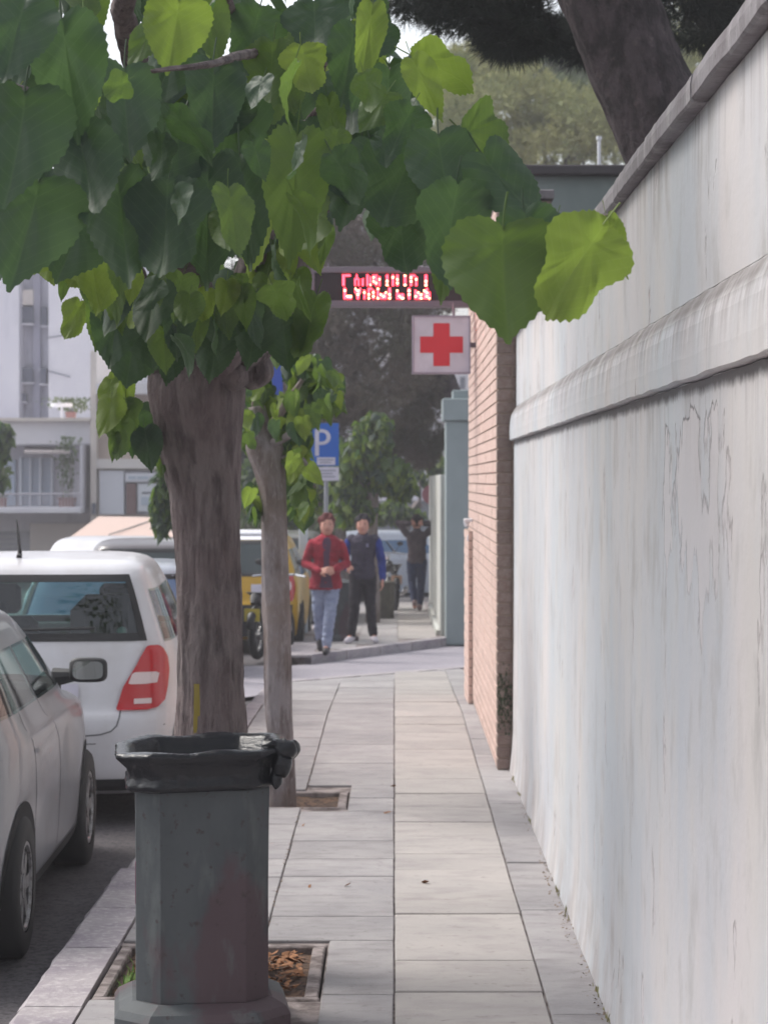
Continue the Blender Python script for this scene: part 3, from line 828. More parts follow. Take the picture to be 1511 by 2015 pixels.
def patch(B, rows, mat, name, parent, off=.003, nu=14, sub=3, smooth=True, mode='rear'):
    """rows: (z, u0, u1) on the rear face (mode rear) or (z, v0, v1) on a side"""
    rr = []
    for (a, b) in zip(rows[:-1], rows[1:]):
        for k in range(sub): t = k/sub; rr.append(tuple(a[i]+(b[i]-a[i])*t for i in range(3)))
    rr.append(rows[-1]); v = []; f = []
    for (z, u0, u1) in rr:
        for i in range(nu+1):
            u = u0 + (u1-u0)*i/nu
            if mode == 'rear': th = B.th_rear(u)
            elif mode == 'front': th = B.th_front(u)
            elif mode == 'theta': th = u
            else: th = B.th_side(u, 1 if mode == 'right' else -1)
            v.append(B.pt(th, z, off))
    for j in range(len(rr)-1):
        for i in range(nu): a = j*(nu+1)+i; f.append((a, a+1, a+nu+2, a+nu+1))
    return mesh_obj(name, v, f, mat, parent, smooth=smooth)
glass_m = M('car_glass', (0.02,0.035,0.035), 0.06, spec=.8, coat=.3)
def thin_glass(name, tint, opac):
    m = bpy.data.materials.new(name); m.use_nodes = True; t = m.node_tree; N, L = t.nodes, t.links; N.clear()
    o = N.new('ShaderNodeOutputMaterial'); tr = N.new('ShaderNodeBsdfTransparent'); gl = N.new('ShaderNodeBsdfGlossy'); mx = N.new('ShaderNodeMixShader'); fr = N.new('ShaderNodeFresnel')
    tr.inputs[0].default_value = tint; gl.inputs['Roughness'].default_value = .04
    ad = N.new('ShaderNodeMath'); ad.operation = 'ADD'; ad.inputs[1].default_value = opac; fr.inputs[0].default_value = 1.5
    L.new(fr.outputs[0], ad.inputs[0]); L.new(ad.outputs[0], mx.inputs[0]); L.new(tr.outputs[0], mx.inputs[1]); L.new(gl.outputs[0], mx.inputs[2]); L.new(mx.outputs[0], o.inputs[0])
    return m
tint_glass = thin_glass('tinted_glass', (.55,.74,.70,1), .06)
seat_m = M('seat_fabric', (0.02,0.02,0.022), .9)
trim_m = M('dark_trim', (0.02,0.02,0.022), .55)
def paint(name, col, dust=None, amt=.5):
    return M(name, col, .32, [(2.5,(1,1,1),dust or col,.45,.75,4,amt),(30,(1,1,1),dust or col,.6,.75,4,amt*.5)], coat=.35, spec=.4)
def wheel(parent, x, y, r=.30, side=1, w=.19):
    t = MB()
    ax = Vector((1,0,0))
    prof = [(-w/2, r*.62), (-w/2, r*.93), (-w/2+.02, r), (w/2-.02, r), (w/2, r*.93), (w/2, r*.64)]
    rings = []
    for k in range(36):
        a = 2*PI*k/36; rings.append([(x+px_, y+rr*math.cos(a), r+rr*math.sin(a)) for px_, rr in prof])
    m = len(prof); v = [p for rg_ in rings for p in rg_]; f = []
    for k in range(36):
        for i in range(m-1): f.append((k*m+i, k*m+i+1, ((k+1)%36)*m+i+1, ((k+1)%36)*m+i))
    t.add(v, f)
    o = t.build('wheel', tyre_m, parent, smooth=True)
    rm = MB(); xo = x + side*(w/2-.015)
    rm.torus((xo, y, r), ax, r*.60, .014, 32, 6)
    rm.cyl((xo-side*.02, y, r), ax, .055, .05, 14)
    for k in range(7):
        a = 2*PI*k/7
        d = Vector((0, math.cos(a), math.sin(a))); e = Vector((0, -math.sin(a), math.cos(a)))
        rm.obox(Vector((xo-side*.012, y, r)) + d*r*.31, ax, d, e, .012, r*.29, .028)
    rm.build('rim', rim_m, o)
    MB().cyl((x+side*.02, y, r), ax, r*.6, .03, 24).build('brake_disc', dark_m, o)
    return o
def car(name, label, cat, loc, rz, paint_m, lv=HATCH, glass=tint_glass, rear_win=(1.09,1.40,.83,.80), side_w=(-.86,.62), wheels=(.62,3.15), interior=True, front_open=True, group=None, nr=7.0, wheel_r=.30, sc=1.0, tail=True, plate=True):
    t = thing(name, label, cat, loc, rz, group)
    t.scale = (sc, sc, sc)
    B = Body(lv, nr)
    zr0, zr1, ub, ut = rear_win
    zs0, zs1 = zr0 - .02, lv[-6][0] - .05
    cowl, wtop = 1.02, lv[-6][0]-.03
    holes = [('rear', zr0, zr1, ub, ut), ('front', cowl, wtop, .86, .84)]
    sw = [(side_w[0], side_w[0]+.22), (side_w[0]+.27, -.06), (-.0, side_w[1])]
    # z list
    zl = set()
    for a, b in zip(B.z[:-1], B.z[1:]):
        k = max(2, int((b-a)/.03))
        for i in range(k): zl.add(round(a + (b-a)*i/k, 4))
    zl.add(B.z[-1]); zl |= {zr0, zr1, zs0, zs1, cowl, wtop}
    zl = sorted(zl); zl = [z for i, z in enumerate(zl) if i == 0 or z - zl[i-1] > .002 or z in (zr0, zr1, zs0, zs1, cowl, wtop)]
    th = set()
    for i in range(41):
        u = -1 + 2*i/40
        th.add(round(B.th_rear(u), 5)); th.add(round(B.th_front(u), 5)); th.add(round(B.th_side(u, 1), 5)); th.add(round(((B.th_side(u, -1) + PI) % (2*PI)) - PI, 5))
    for (a, b) in sw:
        for q_ in (a, b):
            th.add(round(B.th_side(q_, 1), 5)); th.add(round(((B.th_side(q_, -1)+PI) % (2*PI)) - PI, 5))
    for u in (ub, -ub): th.add(round(B.th_rear(u), 5))
    for u in (.86, -.86): th.add(round(B.th_front(u), 5))
    th = sorted(th); th = [q_ for i, q_ in enumerate(th) if i == 0 or q_ - th[i-1] > 1e-4]
    if abs(th[0] + PI) < 1e-3 and abs(th[-1] - PI) < 1e-3: th = th[:-1]
    n = len(th); v = []; f = []
    for z in zl:
        for a in th: v.append(B.pt(a, z))
    def inside(a, z):
        if math.sin(a) < 0 and zr0 < z < zr1 and abs(abs(a) - PI/2) < abs(PI/2 - abs(B.th_rear(ub))) - 1e-4: return 'r'
        if math.sin(a) > 0 and cowl < z < wtop and abs(a - PI/2) < abs(PI/2 - B.th_front(.86)) - 1e-4: return 'f'
        if zs0 < z < zs1:
            aa = a if abs(a) < PI/2 else (PI - a if a > 0 else -PI - a)
            for (p_, q_) in sw:
                if B.th_side(p_) < aa < B.th_side(q_): return 's'
        return None
    for j in range(len(zl)-1):
        zc = (zl[j]+zl[j+1])/2
        for i in range(n):
            k = (i+1) % n
            am = (th[i]+th[k])/2 if k else (th[i] + th[0] + 2*PI)/2
            if am > PI: am -= 2*PI
            if glass and inside(am, zc): continue
            f.append((j*n+i, j*n+k, (j+1)*n+k, (j+1)*n+i))
    f.append(tuple((len(zl)-1)*n + i for i in range(n)))
    f.append(tuple(i for i in range(n-1, -1, -1)))
    body = mesh_obj('body', v, f, paint_m, t, smooth=True)
    # glass
    e = .012
    patch(B, [(zr0-e, -ub-.01, ub+.01), ((zr0+zr1)/2, -ub-.01, ub+.01), (zr1+e, -ub-.01, ub+.01)], glass, 'rear_window', t, .003, 16)
    patch(B, [(cowl-e, -.87, .87), ((cowl+wtop)/2, -.87, .87), (wtop+e, -.87, .87)], glass, 'windscreen', t, .003, 16, mode='front')
    for sd_ in ('right', 'left'):
        for (a, b) in sw:
            patch(B, [(zs0-e, a-.012, b+.012), (zs1+e, a-.012, b+.012)], glass, 'side_window', t, .003, 8, 8, mode=sd_)
    # black border of the rear window
    for (a, b, u0, u1) in ((zr0-.02, zr0+.025, -ub-.02, ub+.02), (zr1-.03, zr1+.012, -ub-.02, ub+.02)):
        patch(B, [(a, u0, u1), (b, u0, u1)], trim_m, 'window_border', t, .005, 16)
    for s_ in (-1, 1):
        patch(B, [(zr0, s_*ub+.02, s_*ub-.03 if s_ > 0 else s_*ub+.03 -.0), (zr1, s_*ub+.02 if s_ > 0 else s_*ub-.02, s_*ub-.03 if s_ > 0 else s_*ub+.03)] if s_ > 0 else [(zr0, -ub-.02, -ub+.03), (zr1, -ub-.02, -ub+.03)], trim_m, 'window_border', t, .005, 3, 8)
    if interior:
        MB().box(-.62, .62, .9, 1.05, .5, 1.02, ch=.04).build('rear_seat', seat_m, t)
        for x in (-.38, .38):
            MB().box(x-.14, x+.14, .92, 1.02, 1.04, 1.22, ch=.03).build('headrest', seat_m, t)
            MB().box(x-.24, x+.24, 1.75, 1.92, .5, 1.08, ch=.05).build('front_seat', seat_m, t)
            MB().box(x-.13, x+.13, 1.78, 1.88, 1.10, 1.29, ch=.03).build('headrest', seat_m, t)
        MB().box(-.7, .7, 2.65, 2.9, .6, .98, ch=.03).build('dashboard', seat_m, t)
        MB().box(-.74, .74, .2, 2.9, .3, .5).build('cabin_floor', seat_m, t)
    # door seams, sill, arches
    for sd_ in ('right', 'left'):
        for y_ in (-.45, -.02, .52):
            patch(B, [(.30, y_-.0025, y_+.0025), (zs0-.01, y_-.0025, y_+.0025)], dark_m, 'door_seam', t, .0015, 1, 10, mode=sd_)
        patch(B, [(.20,-.5,.55), (.27,-.5,.55)], trim_m, 'sill', t, .004, 10, 2, mode=sd_)
        patch(B, [(.80,-.40,-.33), (.825,-.40,-.33)], paint_m, 'door_handle', t, .02, 4, 2, mode=sd_)
    for wy in wheels:
        for s_ in (1, -1):
            wx = s_*(B.w(.5) - .085)
            wheel(t, wx, wy, wheel_r, s_)
            # arch: dark crescent and well, fitted to the body side
            v = []; f = []; k_ = 24
            for i in range(k_+1):
                a = -.12 + (PI+.24)*i/k_
                for rr in (wheel_r*.5, wheel_r+.055):
                    yy_, z_ = wy + rr*math.cos(a), wheel_r + rr*math.sin(a)
                    z_ = max(z_, .172)
                    yr_, yf_, w_ = B.yr(z_), B.yf(z_), B.w(z_); ly = (yf_-yr_)/2; vv_ = (yy_-(yr_+yf_)/2)/ly
                    nn_ = B.nr if vv_ < 0 else B.nf
                    x_ = w_*(max(0, 1-abs(vv_)**nn_))**(1/nn_)
                    v.append((s_*(x_+.004), yy_, z_))
            for i in range(k_): f.append((2*i, 2*i+1, 2*i+3, 2*i+2))
            mesh_obj('wheel_arch', v, f, dark_m, t)
    if tail:
        for s_ in (1, -1):
            rows_ = [(.66,.70,.84), (.70,.69,.87), (.80,.71,.89), (.90,.76,.89), (.98,.82,.885), (1.0,.84,.87)]
            patch(B, [(z, s_*a, s_*b) for z, a, b in rows_], red_glass, 'tail_light', t, .010, 10, 3)
    return t, B
white_p = paint('paint_white', srgb(212,211,216), srgb(184,178,176), .55)
silver_p = paint('paint_silver', srgb(138,140,146), srgb(118,114,114), .6)
# road level under the near cars
ZR = -.16
fab, FB = car('parked_car', 'white hatchback seen from behind, red and white tail light, beside the big trunk', 'car', (-2.10, 13.0, ZR), R(3.2), white_p, sc=1.03, rear_win=(1.055,1.395,.80,.80), tail=False)
# fabia-like details: tail light with clear squares, tailgate seam, aerial
def rearpt(B, x, z, off=0.0):
    w, yr, yf = B.w(z), B.yr(z), B.yf(z); ly = (yf-yr)/2
    u = min(1, abs(x)/w); return Vector((x, (yr+yf)/2 - ly*(1-u**B.nr)**(1/B.nr) - off, z))
for s_ in (1, -1):
    rows_ = [(.645,.585,.78), (.66,.575,.84), (.70,.59,.885), (.78,.62,.905), (.86,.68,.915), (.94,.74,.915), (.985,.785,.905), (1.0,.80,.89), (1.006,.825,.87)]
    tl = patch(FB, [(z, s_*a, s_*b) for z, a, b in rows_], red_glass, 'tail_light', fab, .016, 12, 4)
    patch(FB, [(z, s_*a, s_*b) for z, a, b in [(.795,.67,.76), (.80,.655,.835), (.85,.68,.85), (.86,.70,.83)]], clear_lens, 'reversing_lamp', tl, .020, 6, 2)
    patch(FB, [(z, s_*a, s_*b) for z, a, b in [(.685,.69,.80), (.715,.69,.80)]], clear_lens, 'reflector', tl, .020, 4, 2)
def ribbon(B, pts, w, mat, name, parent, off=.002):
    v = []; f = []
    for i, (x, z) in enumerate(pts):
        a = pts[max(i-1,0)]; b = pts[min(i+1,len(pts)-1)]; dx, dz = b[0]-a[0], b[1]-a[1]; l = math.hypot(dx, dz)
        nx, nz = -dz/l*w, dx/l*w
        v += [rearpt(B, x-nx, z-nz, off), rearpt(B, x+nx, z+nz, off)]
    for i in range(len(pts)-1): f.append((2*i, 2*i+1, 2*i+3, 2*i+2))
    return mesh_obj(name, v, f, mat, parent)
seam_m = M('panel_gap', (0.12,0.12,0.13), .7)
ribbon(FB, [(.50,.66),(.495,.62),(.48,.57),(.45,.54),(.39,.522),(.3,.515),(0,.51),(-.3,.515),(-.39,.522),(-.45,.54),(-.48,.57),(-.5,.66)], .004, seam_m, 'tailgate_seam', fab)
ribbon(FB, [(-.55,.47),(0,.47),(.35,.47),(.62,.49),(.74,.56),(.78,.65)], .003, seam_m, 'bumper_seam', fab)
patch(FB, [(.20,-.9,.9),(.27,-.88,.88)], trim_m, 'bumper_lip', fab, .003, 14)
patch(FB, [(.69,-.32,.32),(.80,-.32,.32)], sign_white, 'number_plate', fab, .012, 6)
MB().tube([(-.13,.62,1.50),(-.13,.66,1.53),(-.13,.50,1.72)], [.018,.012,.003], 8).build('aerial', trim_m, fab)
MB().tube([(-.35,.10,1.10),(.35,.085,1.115)], .009, 6).build('wiper', trim_m, fab)
MB().ball((.47,.62,1.06), .03, 8, 6).build('parcel_shelf_knob', white_m, fab)
MB().box(-.6,.6,.3,.9,.92,.95, ch=.01).build('parcel_shelf', seat_m, fab)
for (x0_, y0_) in ((.12,1.2),):
    MB().box(.16,.60,.62,.92,.96,1.27, ch=.09).build('child_seat', seat_m, fab)

sil, SB = car('parked_car', 'dusty silver hatchback nearest at the left edge with its right mirror showing', 'car', (-2.365, 8.75, ZR), R(1.1), silver_p,
    lv=[(a[0]*.965, a[1], a[2]*.955, a[3]) for a in HATCH], wheels=(.72,3.02), rear_win=(1.05,1.34,.83,.8), side_w=(-.80,.66), nr=6.0)
# door mirror on the right side
mx_, my_, mz_ = .76, 2.58, 1.055
MB().tube([(mx_-.06,my_+.04,mz_-.04),(mx_+.03,my_+.02,mz_-.03),(mx_+.08,my_,mz_)], [.05,.035,.03], 10).build('mirror_arm', trim_m, sil)
mm = MB()
def sqr(cx, cy, cz, hw, hh, n=5, m=28):
    out = []
    for i in range(m):
        a = 2*PI*i/m; c, s_ = math.cos(a), math.sin(a)
        out.append((cx + hw*math.copysign(abs(c)**(2/n), c), cy, cz + hh*math.copysign(abs(s_)**(2/n), s_)))
    return out
cxx = mx_+.115
mm.loft([sqr(cxx,my_-.03,mz_,.088,.055,4), sqr(cxx,my_-.01,mz_,.097,.063,4), sqr(cxx-.005,my_+.05,mz_,.085,.055,3), sqr(cxx-.02,my_+.10,mz_,.04,.03,2)])
mh = mm.build('mirror_housing', trim_m, sil, smooth=True)
MB().loft([sqr(cxx,my_-.0335,mz_,.076,.046,4), sqr(cxx,my_-.031,mz_,.076,.046,4)]).build('mirror_glass', M('mirror', (.55,.58,.58), .03, metal=1), mh)
# aerial and tailgate details
MB().tube([(0,.5,1.44),(0,.45,1.6)], [.012,.003], 8).build('aerial', trim_m, sil)
dirt_m = M('grime', srgb(120,104,98), .9)
patch(SB, [(.70,-.93,-.90),(.72,-.935,-.895),(.74,-.93,-.90)], dark_m, 'fuel_flap_mark', sil, .003, 3, 2, mode='right')

SEDAN = HATCH
car('parked_car', 'silver car with reflection-blue windows ahead of the white hatchback, mostly behind the trunk', 'car', (-2.22, 17.1, zg(18)-.17), 0, paint('paint_steel', srgb(150,156,168), srgb(120,124,132), .4), glass=M('sky_reflection_glass', srgb(96,120,156), .12, spec=.8), interior=False, sc=.915, rear_win=(.92,1.40,.9,.88))[0]  # blue sky reflection is painted into the glass colour
car('parked_car', 'pale car facing this way with only its roof above the white hatchback', 'car', (-3.45, 28.2, zg(26)-.06), R(180+2), white_p, glass=glass_m, interior=False, sc=.98, tail=False)
car('parked_car', 'grey car between the pale roof and the big trunk', 'car', (-2.70, 24.8, zg(24)-.12), R(5), paint('paint_grey', srgb(96,92,96), srgb(80,76,78), .4), glass=glass_m, interior=False, sc=.98)
taxi_p = paint('paint_taxi_yellow', srgb(206,160,22), srgb(180,140,40), .4)
tx, TB = car('taxi', 'yellow taxi with pale roof seen from behind between the two trunks', 'taxi', (-2.13, 30.4, zg(31)-.14), 0, taxi_p, glass=glass_m, interior=False, sc=1.06, rear_win=(1.0,1.42,.82,.82))
patch(TB, [(1.44,-.98,.98),(1.49,-.98,.98)], white_m, 'roof_edge', tx, .006, 14)
MB().box(-.56,.56,.5,2.2,1.5,1.535, ch=.02).build('pale_roof', white_m, tx)
patch(TB, [(.78,.22,.56),(.88,.22,.56)], sign_white, 'number_plate', tx, .012, 6)
patch(TB, [(.22,-.97,.97),(.62,-.97,.97)], trim_m, 'bumper', tx, .014, 14)
MB().box(.30,.50,1.0,1.15,1.536,1.62, ch=.02).build('roof_sign', white_m, tx)
gp = paint('paint_greygreen', srgb(122,124,122), srgb(104,104,100), .5)
car('parked_car', 'grey estate car with pale roof just beyond the yellow taxi', 'car', (-1.93, 35.6, zg(37)-.14), R(-1), gp, glass=glass_m, interior=False, sc=1.08)
car('parked_car', 'silver car standing crosswise beyond the man with raised arms', 'car', (-1.55, 49.0, zg(50)-.14), R(-90), paint('paint_pale_blue', srgb(186,192,204), srgb(160,160,170), .4), glass=M('blue_glass', srgb(70,104,140), .08, spec=.8), interior=False, sc=1.06)
car('parked_car', 'white car far down the street behind the men', 'car', (-2.2, 44.0, zg(44)-.14), 0, white_p, glass=glass_m, interior=False)

# ------------------------------------------------------------------ motorcycles
def motorcycle(loc, rz, label, plate_col):
    t = thing('motorcycle', label, 'motorcycle', loc, rz, 'motorcycles')
    for y_ in (0, 1.25):
        w_ = MB().torus((0,y_,.30), (1,0,0), .25, .05, 32, 10).build('wheel', tyre_m, t, smooth=True)
        sp = MB().torus((0,y_,.30), (1,0,0), .19, .014, 28, 6).cyl((0,y_,.30), (1,0,0), .05, .1, 12)
        for k in range(8):
            a = PI*k/4; sp.tube([(0,y_,.3),(0,y_+.19*math.cos(a),.3+.19*math.sin(a))], .006, 5)
        sp.build('rim', rim_m, w_)
    MB().tube([(0,0,.30),(0,.42,.42),(0,.8,.45)], [.04,.06,.08], 10).build('swingarm', black_m, t)
    MB().ball((0,.66,.42), .2, 16, 12, (.75,1.1,.95)).build('engine', M('engine_grey', (.08,.08,.085), .5, metal=.6), t, smooth=True)
    MB().ball((0,.80,.80), .2, 16, 12, (.62,1.25,.62)).build('fuel_tank', black_m, t, smooth=True)
    MB().loft([octa(.13,.05,.02,z, dy=.42-k*.16) for k, z in enumerate((.72,.76,.82,.86))]).build('seat', black_m, t)
    MB().tube([(0,.1,.72),(0,-.12,.80),(0,-.20,.72)], [.07,.06,.03], 10).build('tail', black_m, t)
    MB().tube([(.06,1.25,.30),(.07,1.12,.7),(.08,1.04,1.0)], .022, 8).tube([(-.06,1.25,.30),(-.07,1.12,.7),(-.08,1.04,1.0)], .022, 8).build('fork', chrome, t)
    MB().tube([(-.36,.92,1.02),(-.18,1.02,1.04),(.18,1.02,1.04),(.36,.92,1.02)], .014, 8).build('handlebar', chrome, t)
    MB().ball((0,1.18,.88), .10, 14, 10, (1,.8,1)).build('headlamp', clear_lens, t, smooth=True)
    MB().tube([(.15,.6,.28),(.17,.1,.32),(.19,-.22,.42)], [.03,.045,.05], 12).build('exhaust', chrome, t, smooth=True)
    MB().box(-.1,.1,-.235,-.22,.50,.66).build('number_plate', plate_col, t)
    MB().tube([(0,-.33,.42),(0,-.26,.56),(0,-.05,.64),(0,.2,.6)], [.05,.055,.06,.05], 10).build('rear_mudguard', black_m, t, smooth=True)
    for s_ in (-1,1): MB().tube([(.18*s_,1.0,1.04),(.27*s_,.98,1.18)], .006, 6).ball((.28*s_,.98,1.21), .05, 10, 8, (1.2,.3,.8)).build('mirror', black_m, t)
    return t
motorcycle((P(505,945,28.4).x, 28.6, zg(28.6)-.12), R(-14), 'black motorcycle with front wheel showing between the two trunks', M('plate_yellow', srgb(200,180,60), .5))
motorcycle((P(776,945,42).x, 41.4, zg(42)), R(10), 'dark motorcycle with small plate beyond the man with blue sleeves', M('plate_pinkish', srgb(214,170,140), .5))
# ------------------------------------------------------------------ people
def remesh(o, vox, smooth_it=6):
    md = o.modifiers.new('r', 'REMESH'); md.mode = 'VOXEL'; md.voxel_size = vox; md.use_smooth_shade = True
    sm = o.modifiers.new('s', 'SMOOTH'); sm.iterations = smooth_it; sm.factor = .5
    dg = bpy.context.evaluated_depsgraph_get(); dg.update()
    me = bpy.data.meshes.new_from_object(o.evaluated_get(dg))
    mats = list(o.data.materials); o.modifiers.clear(); old = o.data; o.data = me; bpy.data.meshes.remove(old)
    if not me.materials:
        for m_ in mats: me.materials.append(m_)
    me.polygons.foreach_set('use_smooth', [True]*len(me.polygons))
def fold(o, amp, sc_=9.0, seed=0):
    me = o.data; nrm = [v.normal.copy() for v in me.vertices]
    for v, n_ in zip(me.vertices, nrm):
        c = v.co; d = 1 - abs(noise3((c.x*sc_ + seed, c.y*sc_, c.z*sc_*1.5 + c.x*4)))*2.2
        v.co = c + n_*amp*(d*.7 + .6*noise3((c.x*22, c.y*22, c.z*26 + seed)))
def limb(mb, pts, rad, n=14):
    mb.tube(pts, rad, n)
    for p, r_ in zip(pts, rad): mb.ball(p, r_*.995, 14, 10)
def ell_ring(c, rx, ry, n=20, rot=0):
    return [(c[0] + rx*math.cos(2*PI*k/n)*math.cos(rot) - ry*math.sin(2*PI*k/n)*math.sin(rot), c[1] + rx*math.cos(2*PI*k/n)*math.sin(rot) + ry*math.sin(2*PI*k/n)*math.cos(rot), c[2]) for k in range(n)]
def hand(mb, wrist, d, palm_n, curl=.5, s_=1.0, side=1):
    d = Vector(d).normalized(); nrm = Vector(palm_n).normalized(); x = d.cross(nrm).normalized()
    w = Vector(wrist)
    mb.obox(w + d*.045*s_, x, d, nrm, .038*s_, .047*s_, .014*s_)
    for i, (o_, l) in enumerate(((-.03,.068),(-.010,.078),(.010,.073),(.029,.058))):
        p0 = w + d*.088*s_ + x*o_*s_
        p1 = p0 + (d*math.cos(curl*.7) + nrm*math.sin(curl*.7))*l*.5*s_
        p2 = p1 + (d*math.cos(curl*1.7) + nrm*math.sin(curl*1.7))*l*.5*s_
        mb.tube([p0 - d*.015*s_, p0, p1, p2], [.009*s_,.009*s_,.0085*s_,.006*s_], 8)
        mb.ball(p2, .006*s_, 6, 5)
    t0 = w + d*.02*s_ - x*.032*s_*side
    t1 = t0 + (d*.6 - x*.7*side + nrm*.3).normalized()*.035*s_
    t2 = t1 + (d*.9 - x*.1*side + nrm*.5).normalized()*.032*s_
    mb.tube([t0, t1, t2], [.012*s_,.0105*s_,.008*s_], 8); mb.ball(t2, .008*s_, 6, 5)
def person(label, loc, rz, J, top_m, legs_m, shoe_m, hair_m, height=1.72, face=1, vest=None, jacket_open=None, hood=None, back=False, slim=1.0):
    """J: joints in a unit where the figure faces -Y; z metres for a 1.72 m figure"""
    t = thing('person', label, 'person', loc, rz)
    k = height/1.72; t.scale = (k,k,k)
    g = lambda n: Vector(J[n])
    b = MB()
    hipc = g('hip'); chest = g('chest'); neck = g('neck'); head = g('head')
    def torso(mb, e, z0=None, shoulders=True):
        a, c_ = hipc, chest
        rings = []
        spec = ((-.06,.145,.105),(.0,.155,.11),(.10,.14,.10),(.22,.135,.10),(.34,.155,.11),(.44,.165,.112),(.50,.15,.09),(.545,.08,.065))
        for (h_, rx, ry) in spec:
            p = a.lerp(neck, max(0, min(1, h_/.55))) + Vector((0,0,min(0,h_)))
            rings.append(ell_ring(p, rx*slim+e, ry+e))
        mb.loft(rings)
    torso(b, 0)
    limb(b, [neck - Vector((0,0,.04)), neck + (head-neck)*.5], [.06,.052])
    # head
    hd = MB()
    b.ball(head, .106, 20, 16, (.80,.94,1.15)); b.ball(head + Vector((0,-.022,-.068)), .068, 16, 12, (.85,.95,.85))
    fdir = Vector((0,-1,0)) if not back else Vector((0,-1,0))
    b.tube([head + Vector((0,-.085,.015)), head + Vector((0,-.108,-.022))], [.008,.013], 8)
    for s_ in (-1,1): b.ball(head + Vector((s_*.078,.005,-.008)), .022, 10, 8, (.4,.7,1.2))
    for s_ in 'RL':
        limb(b, [g('hip'+s_), g('knee'+s_), g('ank'+s_)], [.085,.057,.04])
        limb(b, [g('ank'+s_), g('toe'+s_)], [.042,.034])
        limb(b, [g('sh'+s_), g('el'+s_), g('wr'+s_)], [.052,.041,.028])
        hand(b, g('wr'+s_), J['hd'+s_][0], J['hd'+s_][1], J['hd'+s_][2], 1.05, 1 if s_ == 'R' else -1)
    body = b.build('body', skin_m, t); remesh(body, .0085, 3)
    # face details
    if not back:
        for s_ in (-1,1):
            MB().ball(head + Vector((s_*.032,-.083,.012)), .011, 8, 6, (1.2,.6,.7)).build('eye', dark_m, t)
            MB().tube([head + Vector((s_*.048,-.082,.032)), head + Vector((s_*.018,-.09,.034))], .004, 6).build('eyebrow', hair_m, t)
        MB().tube([head + Vector((-.022,-.088,-.052)), head + Vector((0,-.092,-.054)), head + Vector((.022,-.088,-.052))], .005, 6).build('mouth', M('lips', srgb(168,92,86), .5), t)
    # hair
    hr = MB()
    hr.ball(head + Vector((0,.022,.036)), .117, 20, 14, (.84,.93,1.05))
    r_ = random.Random(4)
    for _ in range(46):
        a = r_.uniform(0, 2*PI); e = r_.uniform(.15, 1.3)
        p = head + Vector((math.cos(a)*math.cos(e)*.094, .018 + math.sin(a)*math.cos(e)*.104, .035 + math.sin(e)*.115))
        hr.ball(p, r_.uniform(.016,.034), 8, 6)
    ho = hr.build('hair', hair_m, t)
    # cut hair below the face: shift vertices in front and low
    for v_ in ho.data.vertices:
        rel = v_.co - head
        if rel.y < -.035 and rel.z < .062 + .5*abs(rel.x+.02) *(1 if rel.x > -.02 else -.4) and not back: v_.co.y = head.y - .03
        if rel.z < -.05: v_.co.z = head.z - .05 + (rel.z+.05)*.2
    remesh(ho, .009, 3)
    # trousers
    tr = MB()
    rings = [ell_ring(hipc + Vector((0,0,z)), rx*slim, ry) for z, rx, ry in ((-.10,.15,.115),(-.02,.168,.122),(.06,.158,.115),(.10,.150,.11))]
    tr.loft(rings)
    for s_ in 'RL':
        hp, kn, an = g('hip'+s_), g('knee'+s_), g('ank'+s_)
        an2 = kn.lerp(an, .93)
        mid = hp.lerp(kn, .5)
        limb(tr, [hp, mid, kn, kn.lerp(an,.5) + Vector((0,.008,0)), an2], [.100,.088,.070,.066,.058])
    to = tr.build('trousers', legs_m, t); remesh(to, .012, 4); fold(to, .010, 9, 3)
    # shoes
    for s_ in 'RL':
        an, toe = g('ank'+s_), g('toe'+s_)
        sh = MB()
        d = (toe - an); d.z = 0; d.normalize()
        limb(sh, [an + Vector((0,0,-.005)) - d*.035, an + Vector((0,0,-.035)) + d*.05, toe + d*.035 + Vector((0,0,-.005))], [.052,.05,.040])
        so = sh.build('shoe', shoe_m, t)
        zmin = min(an.z, toe.z) - .045
        remesh(so, .01, 2)
    # upper garment
    tp = MB()
    torso(tp, .022)
    if jacket_open is not None:
        rings = [ell_ring(hipc + Vector((0,0,z)), rx*slim, ry) for z, rx, ry in ((-.12,.205,.150),(-.02,.198,.145),(.08,.183,.135),(.2,.17,.13))]
        tp.loft(rings)
    else:
        rings = [ell_ring(hipc + Vector((0,0,z)), rx*slim, ry) for z, rx, ry in ((-.03,.178,.135),(.06,.174,.13),(.14,.162,.12))]
        tp.loft(rings)
    arms = MB()
    for s_ in 'RL':
        A, E, W = g('sh'+s_), g('el'+s_), g('wr'+s_)
        tgt = tp if vest is None else arms
        limb(tgt, [A + Vector((0,0,-.012)), A.lerp(E,.5), E, E.lerp(W,.5), E.lerp(W,.93)], [.060,.060,.057,.051,.047])
        if vest is not None: limb(tp, [A + Vector((0,0,-.01))], [.072]) if False else tp.ball(A + (neck-A)*.15, .068, 14, 10)
    limb(tp, [neck - Vector((0,0,.05)), neck + Vector((0,0,.008))], [.082,.068])
    tpo = tp.build('jacket' if (jacket_open is not None or vest is not None) else 'shirt', top_m, t); remesh(tpo, .012, 4); fold(tpo, .010, 8, 7)
    if vest is not None:
        ao = arms.build('sleeves', vest, t); remesh(ao, .012, 3); fold(ao, .008, 9, 5)
